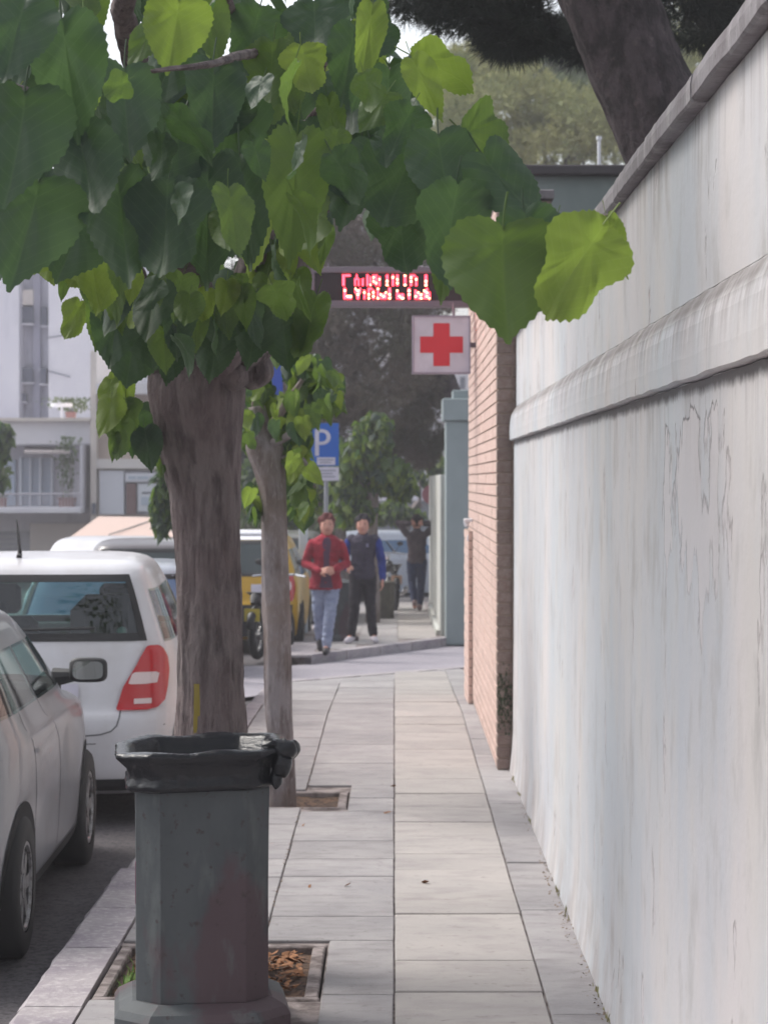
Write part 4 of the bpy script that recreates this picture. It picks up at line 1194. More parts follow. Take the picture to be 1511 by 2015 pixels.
    if jacket_open is not None:
        # shirt panel showing in the open jacket front
        sv = []; n_ = 8; zz_ = [.0-.1,.05,.2,.35,.47,.53]
        ws_ = [.085,.06,.034,.04,.055,.03]
        v = []; f = []
        for z, w_ in zip(zz_, ws_):
            p = hipc.lerp(neck, max(0, z/.55)) + Vector((0,0,min(0,z)))
            dep = {-.1:.153,.05:.145,.2:.135,.35:.137,.47:.136,.53:.11}[z]
            for i in range(n_+1):
                x = -w_ + 2*w_*i/n_; v.append((p.x + x, p.y - dep - .004 + abs(x)*.12, p.z))
        for j in range(len(zz_)-1):
            for i in range(n_): a = j*(n_+1)+i; f.append((a,a+1,a+n_+2,a+n_+1))
        mesh_obj('shirt', v, f, jacket_open, t, smooth=True)
    return t
fab_m = lambda n, c, c2: M(n, c, .9, [(9,(1,1,1),c2,.4,.65)], [(11,(1,1,1.6),.9,.03),(40,(1,1,1),.3,.005)])
# joints (figure faces -Y, R = picture left)
J1 = dict(hip=(0,0,.93), chest=(0,0,1.25), neck=(.01,-.01,1.48), head=(.015,-.03,1.60),
    hipR=(-.085,0,.90), kneeR=(-.085,.05,.50), ankR=(-.06,.22,.16), toeR=(-.06,.17,.06),
    hipL=(.085,0,.90), kneeL=(.05,-.10,.50), ankL=(-.0,-.13,.09), toeL=(-.01,-.25,.045),
    shR=(-.170,0,1.385), elR=(-.25,-.01,1.13), wrR=(-.075,-.24,1.04), hdR=((.8,-.5,.12),(.5,.6,-.3),1.3),
    shL=(.180,0,1.385), elL=(.26,-.01,1.13), wrL=(.10,-.23,1.055), hdL=((-.8,-.5,.12),(-.5,.6,-.3),1.3))
m1 = person('man in dark red jacket and light blue jeans walking with both hands at his waist',
    (P(641,945,28.2).x, 28.2, zg(28.2)-.02), R(4), J1, fab_m('jacket_red', srgb(158,34,54), srgb(130,26,44)), fab_m('jeans_light', srgb(134,144,172), srgb(160,168,192)),
    M('shoe_black', srgb(38,34,40), .6), M('hair_auburn', srgb(96,40,38), .8), 1.72, jacket_open=M('shirt_purple', srgb(84,58,80), .9))
J2 = dict(hip=(0,0,.93), chest=(0,0,1.25), neck=(0,-.01,1.47), head=(0,-.03,1.60),
    hipR=(-.085,0,.90), kneeR=(-.11,-.04,.50), ankR=(-.16,-.06,.09), toeR=(-.20,-.17,.045),
    hipL=(.085,0,.90), kneeL=(.10,.02,.50), ankL=(.14,.05,.09), toeL=(.17,-.07,.045),
    shR=(-.18,0,1.40), elR=(-.25,.02,1.13), wrR=(-.20,-.17,1.02), hdR=((.2,-.9,.1),(.9,.2,0),.9),
    shL=(.19,0,1.40), elL=(.255,.03,1.12), wrL=(.27,-.05,.87), hdL=((0,-.15,-1),(-.95,0,0),.45))
vestm = fab_m('vest_charcoal', srgb(62,56,72), srgb(50,46,60))
m2 = person('young man in charcoal vest with royal blue sleeves, black trousers and white trainers',
    (P(714,945,30.3).x, 30.3, zg(30.3)), R(-2), J2, vestm, fab_m('trousers_black', srgb(34,30,38), srgb(46,42,50)),
    M('shoe_white', srgb(205,198,206), .6), M('hair_black', srgb(34,28,36), .8), 1.70, vest=fab_m('sleeve_blue', srgb(40,58,140), srgb(30,46,110)))
mesh = MB().box(.05,.085,-.158,-.148,1.31,1.36).build('chest_badge', M('badge', srgb(130,126,150), .7), m2)
# far man seen from behind, hands on his head (built facing -Y then turned round)
J3 = dict(hip=(0,0,.93), chest=(0,0,1.25), neck=(0,0,1.46), head=(0,-.01,1.60),
    hipR=(-.085,0,.90), kneeR=(-.08,-.08,.50), ankR=(-.05,-.04,.09), toeR=(-.05,-.16,.045),
    hipL=(.085,0,.90), kneeL=(.09,.03,.52), ankL=(.04,.22,.18), toeL=(.04,.15,.09),
    shR=(-.185,0,1.42), elR=(-.33,-.06,1.60), wrR=(-.12,.09,1.60), hdR=((1,.1,.1),(0,-1,0),.5),
    shL=(.185,0,1.42), elL=(.33,-.06,1.60), wrL=(.12,.09,1.60), hdL=((-1,.1,.1),(0,-1,0),.5))
m3 = person('man seen from behind in grey-brown sweatshirt and dark jeans, hands behind his head',
    (P(820,945,41).x, 41, zg(41)), R(180), J3, fab_m('sweat_brown', srgb(92,80,84), srgb(76,66,72)), fab_m('jeans_dark', srgb(52,62,92), srgb(40,48,74)),
    M('shoe_grey', srgb(140,120,120), .7), M('hair_dark', srgb(42,34,38), .8), 1.72, back=True)

# ------------------------------------------------------------------ trees
def bark_tube(name, pts, rads, mat, parent, n=72, dz=.02, amp=.02, freq=(7, 3.0), smooth=True, seed=0):
    """trunk skin with ridges along a bent axis"""
    pts = [Vector(p) for p in pts]
    Ls = [0]
    for a, b in zip(pts[:-1], pts[1:]): Ls.append(Ls[-1] + (b-a).length)
    fx, fy, fz, fr = (pchip(Ls, [p.x for p in pts]), pchip(Ls, [p.y for p in pts]), pchip(Ls, [p.z for p in pts]), pchip(Ls, rads))
    m = max(4, int(Ls[-1]/dz)); v = []; f = []
    a0 = None
    for j in range(m+1):
        s_ = Ls[-1]*j/m; p = Vector((fx(s_), fy(s_), fz(s_))); s2_ = min(Ls[-1], s_+.01); s1_ = max(0, s_-.01)
        tg = (Vector((fx(s2_), fy(s2_), fz(s2_))) - Vector((fx(s1_), fy(s1_), fz(s1_)))).normalized()
        if a0 is None: a0 = tg.cross(Vector((.1,1,.05))).normalized()
        a0 = (a0 - tg*a0.dot(tg)).normalized(); b0 = tg.cross(a0); r_ = fr(s_)
        for k in range(n):
            q_ = 2*PI*k/n; c, sn = math.cos(q_), math.sin(q_)
            w = noise3((c*freq[0], sn*freq[0], s_*freq[1]+seed))
            w2 = noise3((c*freq[0]*2.7, sn*freq[0]*2.7, s_*freq[1]*2.2+seed+9))
            low_ = noise3((c*1.6, sn*1.6, s_*2.2+seed+3))
            rr = r_*(1 + .16*low_) + amp*(-abs(w)*1.3 + .3) + amp*.4*w2
            v.append(p + (a0*c + b0*sn)*rr)
    for j in range(m):
        for k in range(n): l_ = (k+1) % n; f.append((j*n+k, j*n+l_, (j+1)*n+l_, (j+1)*n+k))
    f.append(tuple(range(m*n, m*n+n)))
    return mesh_obj(name, v, f, mat, parent, smooth=smooth)

# leaf meshes (heart-shaped mulberry leaves), drawn in the XZ plane, tip down, stalk at the origin
_hs = [0,.05,.12,.2,.3,.4,.52,.64,.76,.86,.94,1.0]
HX = pchip(_hs, [0,.075,.19,.32,.44,.495,.48,.41,.29,.16,.05,0])
HZ = pchip(_hs, [.27,.32,.355,.335,.24,.10,-.08,-.25,-.42,-.56,-.66,-.74])
def leaf_mesh(name, mat, nseg=44, rings=3, cup=.25, fold=.15, lobed=False, seed=0, serr=.035, wid=1.0):
    r_ = random.Random(seed)
    out = []
    for i in range(nseg):
        t_ = 2*PI*i/nseg
        s_ = t_/PI if t_ <= PI else 2 - t_/PI
        x = HX(s_)*(1 if t_ <= PI else -1)*(1 if t_ <= PI else .93)
        z = HZ(s_)
        if lobed: 
            l = 1 + .16*math.cos(5*t_ + .4); x *= l; z *= (1+.06*math.cos(5*t_))
        k = 1 + (serr if i % 2 else -serr*.6) + r_.uniform(-.012,.012) + .05*noise3((x*3+seed, z*3, seed*2.3))
        out.append((x*k*wid, z*k))
    c = (0, .12)
    v = []; uv = []
    def put(x, z):
        y = cup*x*x*2 + fold*abs(x)*-.6 + .05*math.sin(z*5+seed) + .10*noise3((x*3+seed, z*3, 1)) + .03*noise3((x*9+seed, z*9, 1)) - .10*(z*z) - (.5*(z+.3)**2 if z < -.3 else 0)
        v.append((x, y, z-.30)); uv.append((x, z))
    put(*c)
    for q_ in range(1, rings+1):
        s_ = q_/rings
        for (x, z) in out: put(c[0]+(x-c[0])*s_, c[1]+(z-c[1])*s_)
    f = []
    for i in range(nseg): f.append((0, 1+(i+1) % nseg, 1+i))
    for q_ in range(rings-1):
        for i in range(nseg):
            a = 1+q_*nseg+i; b = 1+q_*nseg+(i+1) % nseg; f.append((a, b, b+nseg, a+nseg))
    # stalk from the notch
    n0 = len(v); nz = -.05
    for s_ in range(4):
        t_ = s_/3
        for (dx, dy) in ((-.012,0),(.006,.01),(.006,-.01)):
            v.append((dx+.03*t_*t_, dy-.04*t_, nz+.30*t_)); uv.append((0, .3))
    for s_ in range(3):
        for k in range(3): l_ = (k+1) % 3; f.append((n0+s_*3+k, n0+s_*3+l_, n0+(s_+1)*3+l_, n0+(s_+1)*3+k))
    o = mesh_obj(name, v, f, mat, smooth=True, uv=uv)
    me = o.data; bpy.data.objects.remove(o)
    return me
def leaf_mat(name, c1, c2, vein, tr_col, tr_w, rough=.5):
    m = bpy.data.materials.new(name); m.use_nodes = True; t = m.node_tree; N, L = t.nodes, t.links
    b = N['Principled BSDF']; out = N['Material Output']
    tc = N.new('ShaderNodeTexCoord'); sp = N.new('ShaderNodeSeparateXYZ'); L.new(tc.outputs['UV'], sp.inputs[0])
    def ma(op, a, b_=None, c=None):
        n = N.new('ShaderNodeMath'); n.operation = op
        for i, q_ in enumerate((a, b_, c)):
            if q_ is None: continue
            if isinstance(q_, (int, float)): n.inputs[i].default_value = q_
            else: L.new(q_, n.inputs[i])
        return n.outputs[0]
    ax = ma('ABSOLUTE', sp.outputs[0]); u = ma('MULTIPLY_ADD', ax, -.75, sp.outputs[1]); fr = ma('FRACT', ma('MULTIPLY', u, 8.5))
    tri = ma('ABSOLUTE', ma('SUBTRACT', fr, .5))
    lat = ma('GREATER_THAN', tri, .455); mid = ma('LESS_THAN', ax, .012)
    vn = ma('MAXIMUM', lat, mid)
    nz = N.new('ShaderNodeTexNoise'); nz.inputs['Scale'].default_value = 3.2; nz.inputs['Detail'].default_value = 5; L.new(tc.outputs['UV'], nz.inputs['Vector'])
    oi = N.new('ShaderNodeObjectInfo')
    mx = N.new('ShaderNodeMix'); mx.data_type = 'RGBA'; mx.inputs['A'].default_value = c1; mx.inputs['B'].default_value = c2
    L.new(ma('ADD', ma('MULTIPLY', ma('SUBTRACT', nz.outputs['Fac'], .3), 1.5), ma('MULTIPLY', oi.outputs['Random'], .5)), mx.inputs['Factor'])
    m2_ = N.new('ShaderNodeMix'); m2_.data_type = 'RGBA'; L.new(ma('MULTIPLY', vn, .45), m2_.inputs['Factor']); L.new(mx.outputs['Result'], m2_.inputs['A']); m2_.inputs['B'].default_value = vein
    L.new(m2_.outputs['Result'], b.inputs['Base Color']); b.inputs['Roughness'].default_value = rough; b.inputs['Specular IOR Level'].default_value = .35
    bn = N.new('ShaderNodeBump'); bn.inputs['Strength'].default_value = .12; bn.inputs['Distance'].default_value = .004; L.new(tri, bn.inputs['Height']); L.new(bn.outputs[0], b.inputs['Normal'])
    tl = N.new('ShaderNodeBsdfTranslucent'); tl.inputs[0].default_value = tr_col
    mxs = N.new('ShaderNodeMixShader'); mxs.inputs[0].default_value = tr_w
    L.new(b.outputs[0], mxs.inputs[1]); L.new(tl.outputs[0], mxs.inputs[2]); L.new(mxs.outputs[0], out.inputs['Surface'])
    return m
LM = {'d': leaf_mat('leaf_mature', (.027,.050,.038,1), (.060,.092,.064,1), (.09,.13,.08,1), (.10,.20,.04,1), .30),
      'm': leaf_mat('leaf_mid', (.045,.084,.034,1), (.092,.138,.05,1), (.12,.18,.06,1), (.17,.28,.04,1), .38),
      'b': leaf_mat('leaf_young', (.10,.16,.030,1), (.19,.24,.06,1), (.22,.28,.09,1), (.26,.38,.05,1), .46)}
LEAF = {}
for k_, m_ in LM.items():
    LEAF[k_] = [leaf_mesh('leaf', m_, 76, 4, .3, .3, False, 1, .028), leaf_mesh('leaf', m_, 76, 4, .6, .6, False, 2, .032, .92), leaf_mesh('leaf', m_, 76, 4, .1, .15, True, 3, .03, 1.0), leaf_mesh('leaf', m_, 76, 4, .2, .45, False, 5, .03, .85)]
def add_leaf(parent, pos, w, h, roll, yaw, pitch, tone, var=None, rel=None):
    me = LEAF[tone][rng.randrange(4) if var is None else var]
    o = bpy.data.objects.new('leaf', me); COL.objects.link(o); o.parent = parent
    # mesh is about 1 wide, 1.05 high; stalk end near z=0
    mrot = Matrix.Rotation(roll, 4, 'Y') @ Matrix.Rotation(pitch, 4, 'X') @ Matrix.Rotation(yaw, 4, 'Z')
    base = parent.location if rel is None else Vector((0,0,0))
    o.matrix_local = Matrix.Translation(Vector(pos) - base) @ mrot @ Matrix.Diagonal((w, (w+h)/2, h, 1))
    return o
def joined_leaves(name, parent, specs, mats_key, off):
    """many small leaves in one mesh: specs (pos, w, h, roll, yaw, pitch)"""
    v = []; f = []; uv = []
    base = []
    out = [(0,.0),(.28,.13),(.47,.02),(.5,-.2),(.33,-.5),(.13,-.78),(0,-1),(-.13,-.78),(-.33,-.5),(-.5,-.2),(-.47,.02),(-.28,.13)]
    for (pos, w, h, roll, yaw, pitch) in specs:
        m = Matrix.Rotation(roll, 3, 'Y') @ Matrix.Rotation(pitch, 3, 'X') @ Matrix.Rotation(yaw, 3, 'Z')
        n = len(v); p = Vector(pos) - off
        v.append(p + m @ Vector((0, -.10*w, -.35*h))); uv.append((0,0))
        for (x, z) in out: v.append(p + m @ Vector((x*w, .18*w*abs(x)*2 - .05*h*abs(z), z*h))); uv.append((x, z+.35))
        for i in range(12): f.append((n, n+1+(i+1) % 12, n+1+i))
    return mesh_obj(name, v, f, LM[mats_key], parent, uv=uv, smooth=True, kind='stuff')

T1 = Vector((-.675, 8.55, -.06))
tree1 = thing('mulberry_tree', 'big pollarded mulberry with thick brown trunk behind the black-bagged bin and broad hanging leaves', 'tree', T1)
def at1(px, py, Y): return P(px, py, Y) - T1
Yt = 8.55
trk = [(P(424,1700,Yt), .17), (P(420,1500,Yt), .148), (P(416,1400,Yt), .133), (P(412,1250,Yt), .125), (P(410,1100,Yt), .122), (P(405,980,Yt), .130), (P(396,900,Yt), .155), (P(390,830,Yt), .178), (P(388,770,Yt), .192), (P(392,720,Yt), .18), (P(396,690,Yt),.12)]
trk = [(Vector((T1.x, 8.55, -.12)), .19)] + trk
bark_tube('trunk', [p - T1 for p, r_ in trk], [r_ for p, r_ in trk], bark1, tree1, n=110, dz=.012, amp=.012, freq=(9, 3.8))
# paint stain on the trunk
v = []; f = []
for j in range(9):
    z = .98 - j*.022 - .0; 
    for i in range(3): v.append((-.075 + i*.012 + .004*noise3((i, j*1.7, 2)), -.128 - .0*i, P(0, 1340 + j*14, Yt).z - T1.z))
for j in range(8):
    for i in range(2): a = j*3+i; f.append((a, a+1, a+4, a+3))
mesh_obj('paint_stain', v, f, yellow_stain, tree1)
# knobbly head and limbs
def limb_t(pxs, r0, r1, parent=tree1, base=T1, mat=bark1, name='limb', seed=1, n=28, dz=.02):
    pts = [P(*p) - base for p in pxs]; k = len(pts)
    return bark_tube(name, pts, [r0 + (r1-r0)*i/(k-1) for i in range(k)], mat, parent, n=n, dz=dz, amp=min(r0,r1)*.25+.003, freq=(4,6), seed=seed)
limb_t([(420,760,8.5),(450,650,8.3),(500,540,8.1),(515,440,8.0),(505,380,7.8),(560,250,7.4),(640,120,7.0)], .085, .03)
limb_t([(440,740,8.5),(520,660,8.45),(575,580,8.4),(590,500,8.4),(640,380,8.2),(700,250,8.0)], .08, .03, seed=5)
limb_t([(350,760,8.55),(300,640,8.3),(240,500,7.9),(160,300,7.2),(60,100,6.3)], .075, .03, seed=7)
limb_t([(400,720,8.55),(380,560,8.0),(330,330,7.0),(280,160,6.2),(240,20,5.6)], .075, .028, seed=9)
limb_t([(505,400,7.9),(640,200,6.6),(760,140,5.6),(800,230,5.3),(900,330,4.9),(1010,430,4.6)], .013, .005, seed=11, name='branch')
limb_t([(560,250,7.4),(720,230,6.0),(860,300,5.2),(980,400,4.8),(1100,430,4.5),(1200,425,4.25)], .012, .003, seed=13, name='branch')
limb_t([(300,640,8.3),(180,560,7.5),(90,470,6.5),(20,440,5.6)], .03, .008, seed=15, name='branch')
limb_t([(330,330,7.0),(200,260,5.8),(90,200,4.9),(-40,150,4.3)], .028, .008, seed=17, name='branch')
limb_t([(560,250,7.4),(500,120,6.2),(455,20,5.4),(430,-60,5.0)], .022, .006, seed=19, name='branch')
limb_t([(640,120,7.0),(560,100,5.8),(470,110,5.1),(420,125,4.8),(300,140,4.6)], .016, .004, seed=21, name='twig')
limb_t([(60,100,6.3),(20,-20,5.8),(-60,-200,5.5)], .03, .01, seed=23, name='branch')
limb_t([(240,20,5.6),(300,-150,5.2),(420,-350,5.0)], .028, .01, seed=25, name='branch')
for (c, r_) in (((-.11,-.12,2.25),.06), ((.08,-.14,2.30),.055), ((.02,-.12,2.40),.075), ((-.15,-.02,2.36),.06), ((.15,-.05,2.32),.065)):
    b_ = MB().ball(c, r_, 20, 14)
    b_.v = [tuple(Vector(q_) + (Vector(q_)-Vector(c))*(.35*noise3(q_, 14))) for q_ in b_.v]
    b_.build('burr', bark1, tree1, smooth=True)
# hand-set large leaves: px, py of the leaf centre, width, height px, roll deg (0 tip down), distance, tone
HERO = [
 (580,345,165,265,4,4.9,'m'),(990,520,250,250,0,4.25,'m'),(1140,515,170,250,32,4.15,'b'),(1205,465,60,130,-18,4.25,'b'),(1040,470,170,180,-10,4.3,'d'),
 (870,320,150,190,-8,4.6,'d'),(890,430,150,220,5,4.5,'d'),(985,350,150,200,-38,4.55,'d'),(935,270,150,110,-60,4.8,'m'),(790,350,170,180,22,4.9,'d'),(790,450,130,150,-5,5.0,'d'),(880,500,90,170,8,5.2,'m'),
 (765,180,110,150,0,5.0,'d'),(830,155,85,140,-25,4.7,'b'),(725,60,80,170,8,5.0,'b'),(690,100,120,160,10,5.2,'d'),(600,125,95,110,-12,5.2,'b'),(650,230,70,130,-10,5.3,'m'),(535,130,120,150,5,5.3,'m'),
 (620,50,130,140,0,5.4,'d'),(500,60,120,150,14,5.4,'d'),(345,45,140,150,10,4.8,'b'),(290,80,80,110,30,5.0,'m'),(410,40,90,130,-15,5.2,'m'),(420,185,150,200,0,5.0,'d'),(330,130,120,150,18,5.1,'d'),
 (130,110,190,250,-6,4.4,'d'),(40,60,180,200,10,4.3,'d'),(40,250,210,240,8,4.3,'d'),(250,200,150,220,-4,4.8,'d'),(170,330,160,230,-12,4.6,'d'),(60,420,210,230,15,4.5,'d'),(240,420,170,240,-8,4.9,'d'),
 (330,430,160,230,2,4.9,'d'),(410,400,170,260,0,5.0,'d'),(480,380,150,240,-6,5.1,'d'),(350,290,160,200,10,5.0,'d'),(460,260,150,190,-10,5.2,'d'),(700,330,150,190,10,5.6,'d'),(690,190,130,170,0,5.6,'d'),
 (150,470,150,160,20,5.2,'d'),(10,500,90,110,12,5.0,'d'),(85,490,90,100,30,5.8,'b'),(135,500,70,90,-20,6.0,'b'),(185,540,80,110,-8,6.2,'b'),(240,500,90,150,0,6.0,'m'),(225,580,70,120,-10,7.2,'m'),
 (150,620,60,90,20,8.0,'b'),(230,640,130,150,5,7.6,'d'),(200,590,90,150,8,7.8,'m'),(290,650,110,130,-10,7.7,'d'),(350,630,90,140,0,7.5,'d'),(385,640,60,110,12,7.6,'m'),(440,620,110,120,0,7.8,'d'),
 (445,575,60,75,5,7.4,'b'),(480,590,60,90,-5,7.4,'m'),(405,590,50,70,10,7.5,'b'),(500,640,110,130,5,7.9,'d'),(560,660,100,110,-5,8.0,'d'),(615,620,90,130,14,8.0,'m'),(610,480,70,100,-15,8.0,'b'),(560,520,60,90,10,8.0,'b'),(520,500,60,80,0,8.0,'m'),
 (340,690,90,110,10,7.9,'d'),(420,690,100,100,0,8.1,'d'),(260,700,120,110,8,8.0,'d'),(230,560,70,130,-4,7.0,'m'),(300,600,100,130,0,7.3,'d'),(520,570,70,90,12,7.9,'m'),(585,560,60,90,-8,8.1,'m'),
 (215,770,50,80,14,8.3,'b'),(240,760,60,90,-8,8.3,'b'),(215,810,70,90,10,8.2,'b'),(250,810,60,80,-4,8.3,'m'),(235,850,60,90,0,8.2,'m'),(265,840,70,90,8,8.4,'d'),(290,870,80,90,-10,8.4,'d'),(300,820,60,80,0,8.5,'d'),(225,870,30,60,6,8.2,'m'),(320,900,40,60,0,8.5,'m'),
 (60,490,80,100,20,5.9,'b'),(105,515,80,90,-10,6.1,'b'),(160,525,70,90,25,6.3,'b'),(205,560,80,110,10,6.6,'b'),(180,580,50,80,-20,7.0,'m'),(262,555,50,80,5,6.6,'b'),(310,560,50,70,-10,7.2,'m'),(125,560,30,50,10,6.3,'m'),(600,470,60,80,-20,7.8,'b'),(640,470,40,80,12,7.8,'m'),(545,560,50,70,10,7.8,'b'),(470,560,45,60,-20,7.4,'m'),(600,660,60,90,20,8.0,'m'),(740,320,110,150,-15,5.2,'d'),(720,250,120,150,12,5.6,'d'),(1090,460,90,100,10,4.4,'m'),
]
for (px, py, w, h, rl, Y, tn) in HERO:
    q_ = Y/F; ww, hh = w*q_*.97, h*q_*.98
    yaw = R(rng.uniform(-22,22)); pit_ = R(rng.uniform(-22,12))
    # roll so the stalk is up; shift from centre to the stalk
    up = Vector((math.sin(R(rl)), 0, math.cos(R(rl))))
    pos = P(px, py, Y) + up*hh*.33
    add_leaf(tree1, pos, ww*1.04, hh, R(rl), yaw*(.5 if w > 160 else 1), pit_, tn, var=(0 if w >= 200 else (3 if w*1.5 < h else None)))
def inside_poly(x, y, poly):
    c = False; n = len(poly); j = n-1
    for i in range(n):
        if (poly[i][1] > y) != (poly[j][1] > y) and x < (poly[j][0]-poly[i][0])*(y-poly[i][1])/(poly[j][1]-poly[i][1]) + poly[i][0]: c = not c
        j = i
    return c
CAN = [(-150,-260),(-150,470),(0,490),(60,470),(130,480),(190,520),(200,600),(230,690),(300,710),(360,700),(480,690),(580,690),(610,600),(560,540),(600,480),(620,400),(690,380),(760,430),(840,400),(900,330),(820,250),(830,140),(760,90),(735,0),(720,-260)]
HOLES = [(240,62,34),(468,88,20),(440,112,16),(600,12,26)]
CAN_LOW = [(200,600),(230,690),(300,715),(480,700),(590,680),(600,600),(540,560),(300,560)]
fill = []; tries = 0
while len(fill) < 190 and tries < 20000:
    tries += 1
    px, py = rng.uniform(-140, 900), rng.uniform(-120, 720)
    if not inside_poly(px, py, CAN): continue
    Y = (rng.uniform(4.5, 5.3) if rng.random() < .42 else rng.uniform(5.3, 7.4)) if py < 480 else rng.uniform(7.0, 8.4)
    w_px = rng.uniform(.11,.16)*F/Y
    if any((px-a)**2 + (py+.0-b)**2 < (c+w_px*.5)**2 for a, b, c in HOLES): continue
    fill.append((px, py, Y))
for (px, py, Y) in fill:
    w = rng.uniform(.10,.155) if Y > 5.3 else rng.uniform(.06,.12)
    h = w*rng.uniform(1.05,1.4)
    e = .34 if py < 450 else .62
    u = rng.random(); tn = 'b' if u < e*.22 else ('m' if u < e else 'd')
    add_leaf(tree1, P(px, py, Y) + Vector((0,0,h*.4)), w, h, R(rng.gauss(0,22)), R(rng.gauss(0,45)), R(rng.uniform(-40,25)), tn)
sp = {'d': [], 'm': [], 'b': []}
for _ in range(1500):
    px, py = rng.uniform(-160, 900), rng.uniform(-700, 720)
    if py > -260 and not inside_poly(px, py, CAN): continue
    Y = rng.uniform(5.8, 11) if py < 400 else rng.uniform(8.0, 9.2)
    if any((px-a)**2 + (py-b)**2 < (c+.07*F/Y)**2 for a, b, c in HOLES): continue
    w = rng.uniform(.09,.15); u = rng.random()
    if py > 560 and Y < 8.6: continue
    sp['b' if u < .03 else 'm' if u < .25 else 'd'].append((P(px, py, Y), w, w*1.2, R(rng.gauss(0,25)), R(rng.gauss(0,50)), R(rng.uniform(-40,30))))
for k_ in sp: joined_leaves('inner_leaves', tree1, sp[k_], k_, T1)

T2 = Vector((-.635, 13.05, -.06))
tree2 = thing('mulberry_tree', 'slim grey-trunked mulberry in the square pit with a tuft of bright young leaves', 'tree', T2)
Y2 = 13.0
trk = [(P(555,1600,Y2), .082), (P(555,1500,Y2), .076), (P(549,1400,Y2), .074), (P(545,1250,Y2), .083), (P(541,1100,Y2), .080), (P(538,980,Y2), .074), (P(530,920,Y2), .092), (P(520,880,Y2), .105), (P(512,850,Y2), .075), (P(505,800,Y2), .045)]
bark_tube('trunk', [p - T2 for p, r_ in trk], [r_ for p, r_ in trk], bark2, tree2, n=72, dz=.016, amp=.008, freq=(4, 2.5), seed=31)
for (pxs, r0, r1, sd_) in (([(515,870,13),(560,800,12.9),(600,740,12.8)],.035,.012,33), ([(515,860,13),(500,780,13.1),(470,700,13.2)],.035,.015,35), ([(520,880,13),(580,850,12.8),(640,800,12.7)],.03,.01,37), ([(530,900,13),(590,900,12.9),(620,960,12.8)],.015,.006,39)):
    limb_t(pxs, r0, r1, tree2, T2, bark2, 'branch', sd_, 20)
G2 = [(600,760,45,60),(575,800,50,60),(625,775,30,40),(510,745,22,40),(575,830,50,55),(560,880,30,60),(580,940,30,70),(600,960,14,60),(500,790,40,50),(480,840,20,40),(648,765,22,30),(600,720,40,25),(500,980,8,25),(600,905,18,50)]
for i in range(150):
    cx, cy, sx, sy = rng.choice(G2)
    px, py = cx + rng.uniform(-sx,sx)*.8, cy + rng.uniform(-sy,sy)*.8
    Y = rng.uniform(12.5,13.3); w = rng.uniform(.065,.12)
    if 500 < px < 575 and 860 < py < 1000 and Y < 12.95: continue
    if (530 < px < 566 and 690 < py < 785) or (px > 606 and 835 < py < 945): continue
    u = rng.random(); tn = 'b' if u < .5 else 'm' if u < .85 else 'd'
    add_leaf(tree2, P(px, py, Y) + Vector((0,0,w*.4)), w, w*rng.uniform(1.1,1.5), R(rng.gauss(0,20)), R(rng.gauss(0,45)), R(rng.uniform(-35,25)), tn)
sp = {'d': [], 'm': []}
for i in range(420):
    cx, cy, sx, sy = rng.choice(G2)
    px, py = cx + rng.uniform(-sx,sx), cy + rng.uniform(-sy,sy); Y = rng.uniform(12.9,13.9)
    if (530 < px < 566 and 690 < py < 785) or (px > 604 and 830 < py < 945): continue
    w = rng.uniform(.06,.11)
    sp['m' if rng.random() < .5 else 'd'].append((P(px, py, Y), w, w*1.25, R(rng.gauss(0,25)), R(rng.gauss(0,50)), R(rng.uniform(-40,30))))
for k_ in sp: joined_leaves('inner_leaves', tree2, sp[k_], k_, T2)

# further mulberries down the street
def small_tree(px, Y, blobs, label, trunk_px, n=1500, lw=(.10,.17), tones=(.25,.5)):
    b = Vector((P(trunk_px,945,Y).x, Y, zg(Y)))
    t = thing('mulberry_tree', label, 'tree', b)
    top = P(px, min(c[1] for c in blobs)+40, Y) - b
    bark_tube('trunk', [(0,0,-.1),(0.02,0,.8),(-.02,0,1.5),(top.x*.5,0,2.1)], [.12,.10,.10,.11], bark2, t, n=24, dz=.05, amp=.01, freq=(3,2), seed=px)
    for c in blobs[:4]:
        bark_tube('branch', [(top.x*.5,0,2.0),(P(c[0],c[1],Y)-b)*1.0], [.05,.02], bark2, t, n=12, dz=.08, amp=.003, freq=(3,2), seed=c[0])
    sp = {'d': [], 'm': [], 'b': []}
    for i in range(n):
        c = rng.choice(blobs); a = Vector((rng.gauss(0,1), rng.gauss(0,1), rng.gauss(0,1))); a = a.normalized()*rng.random()**.4
        px_, py_ = c[0] + a.x*c[2], c[1] - a.z*c[3]; Yy = Y + a.y*c[2]*Y/F
        w = rng.uniform(*lw); u = rng.random()
        sp['b' if u < tones[0] else 'm' if u < sum(tones) else 'd'].append((P(px_, py_, Yy), w, w*1.3, R(rng.gauss(0,30)), R(rng.gauss(0,60)), R(rng.uniform(-50,30))))
    for k_ in sp: joined_leaves('foliage', t, sp[k_], k_, b)
    return t
small_tree(730, 36.5, [(720,880,55,50),(760,930,45,45),(690,930,50,60),(735,840,35,30),(790,950,30,30),(700,1000,50,30)], 'leafy mulberry behind the man with blue sleeves', 733, 1300)
small_tree(650, 40, [(600,930,70,60),(660,960,60,60),(560,1000,60,40),(620,880,60,40),(500,960,40,60)], 'dark leafy mulberry behind the parking sign', 672, 1500, tones=(.08,.4))
small_tree(850, 56, [(770,1005,45,25),(800,1015,40,18),(740,1010,40,20),(830,900,50,50),(860,940,30,40)], 'shrubby tree with pale leaves beyond the crosswise car', 800, 900, tones=(.1,.5))
small_tree(470, 24, [(330,960,26,50),(320,1010,20,40),(338,930,25,40)], 'leafy tree edge showing left of the big trunk', 390, 500, lw=(.08,.13), tones=(.05,.45))

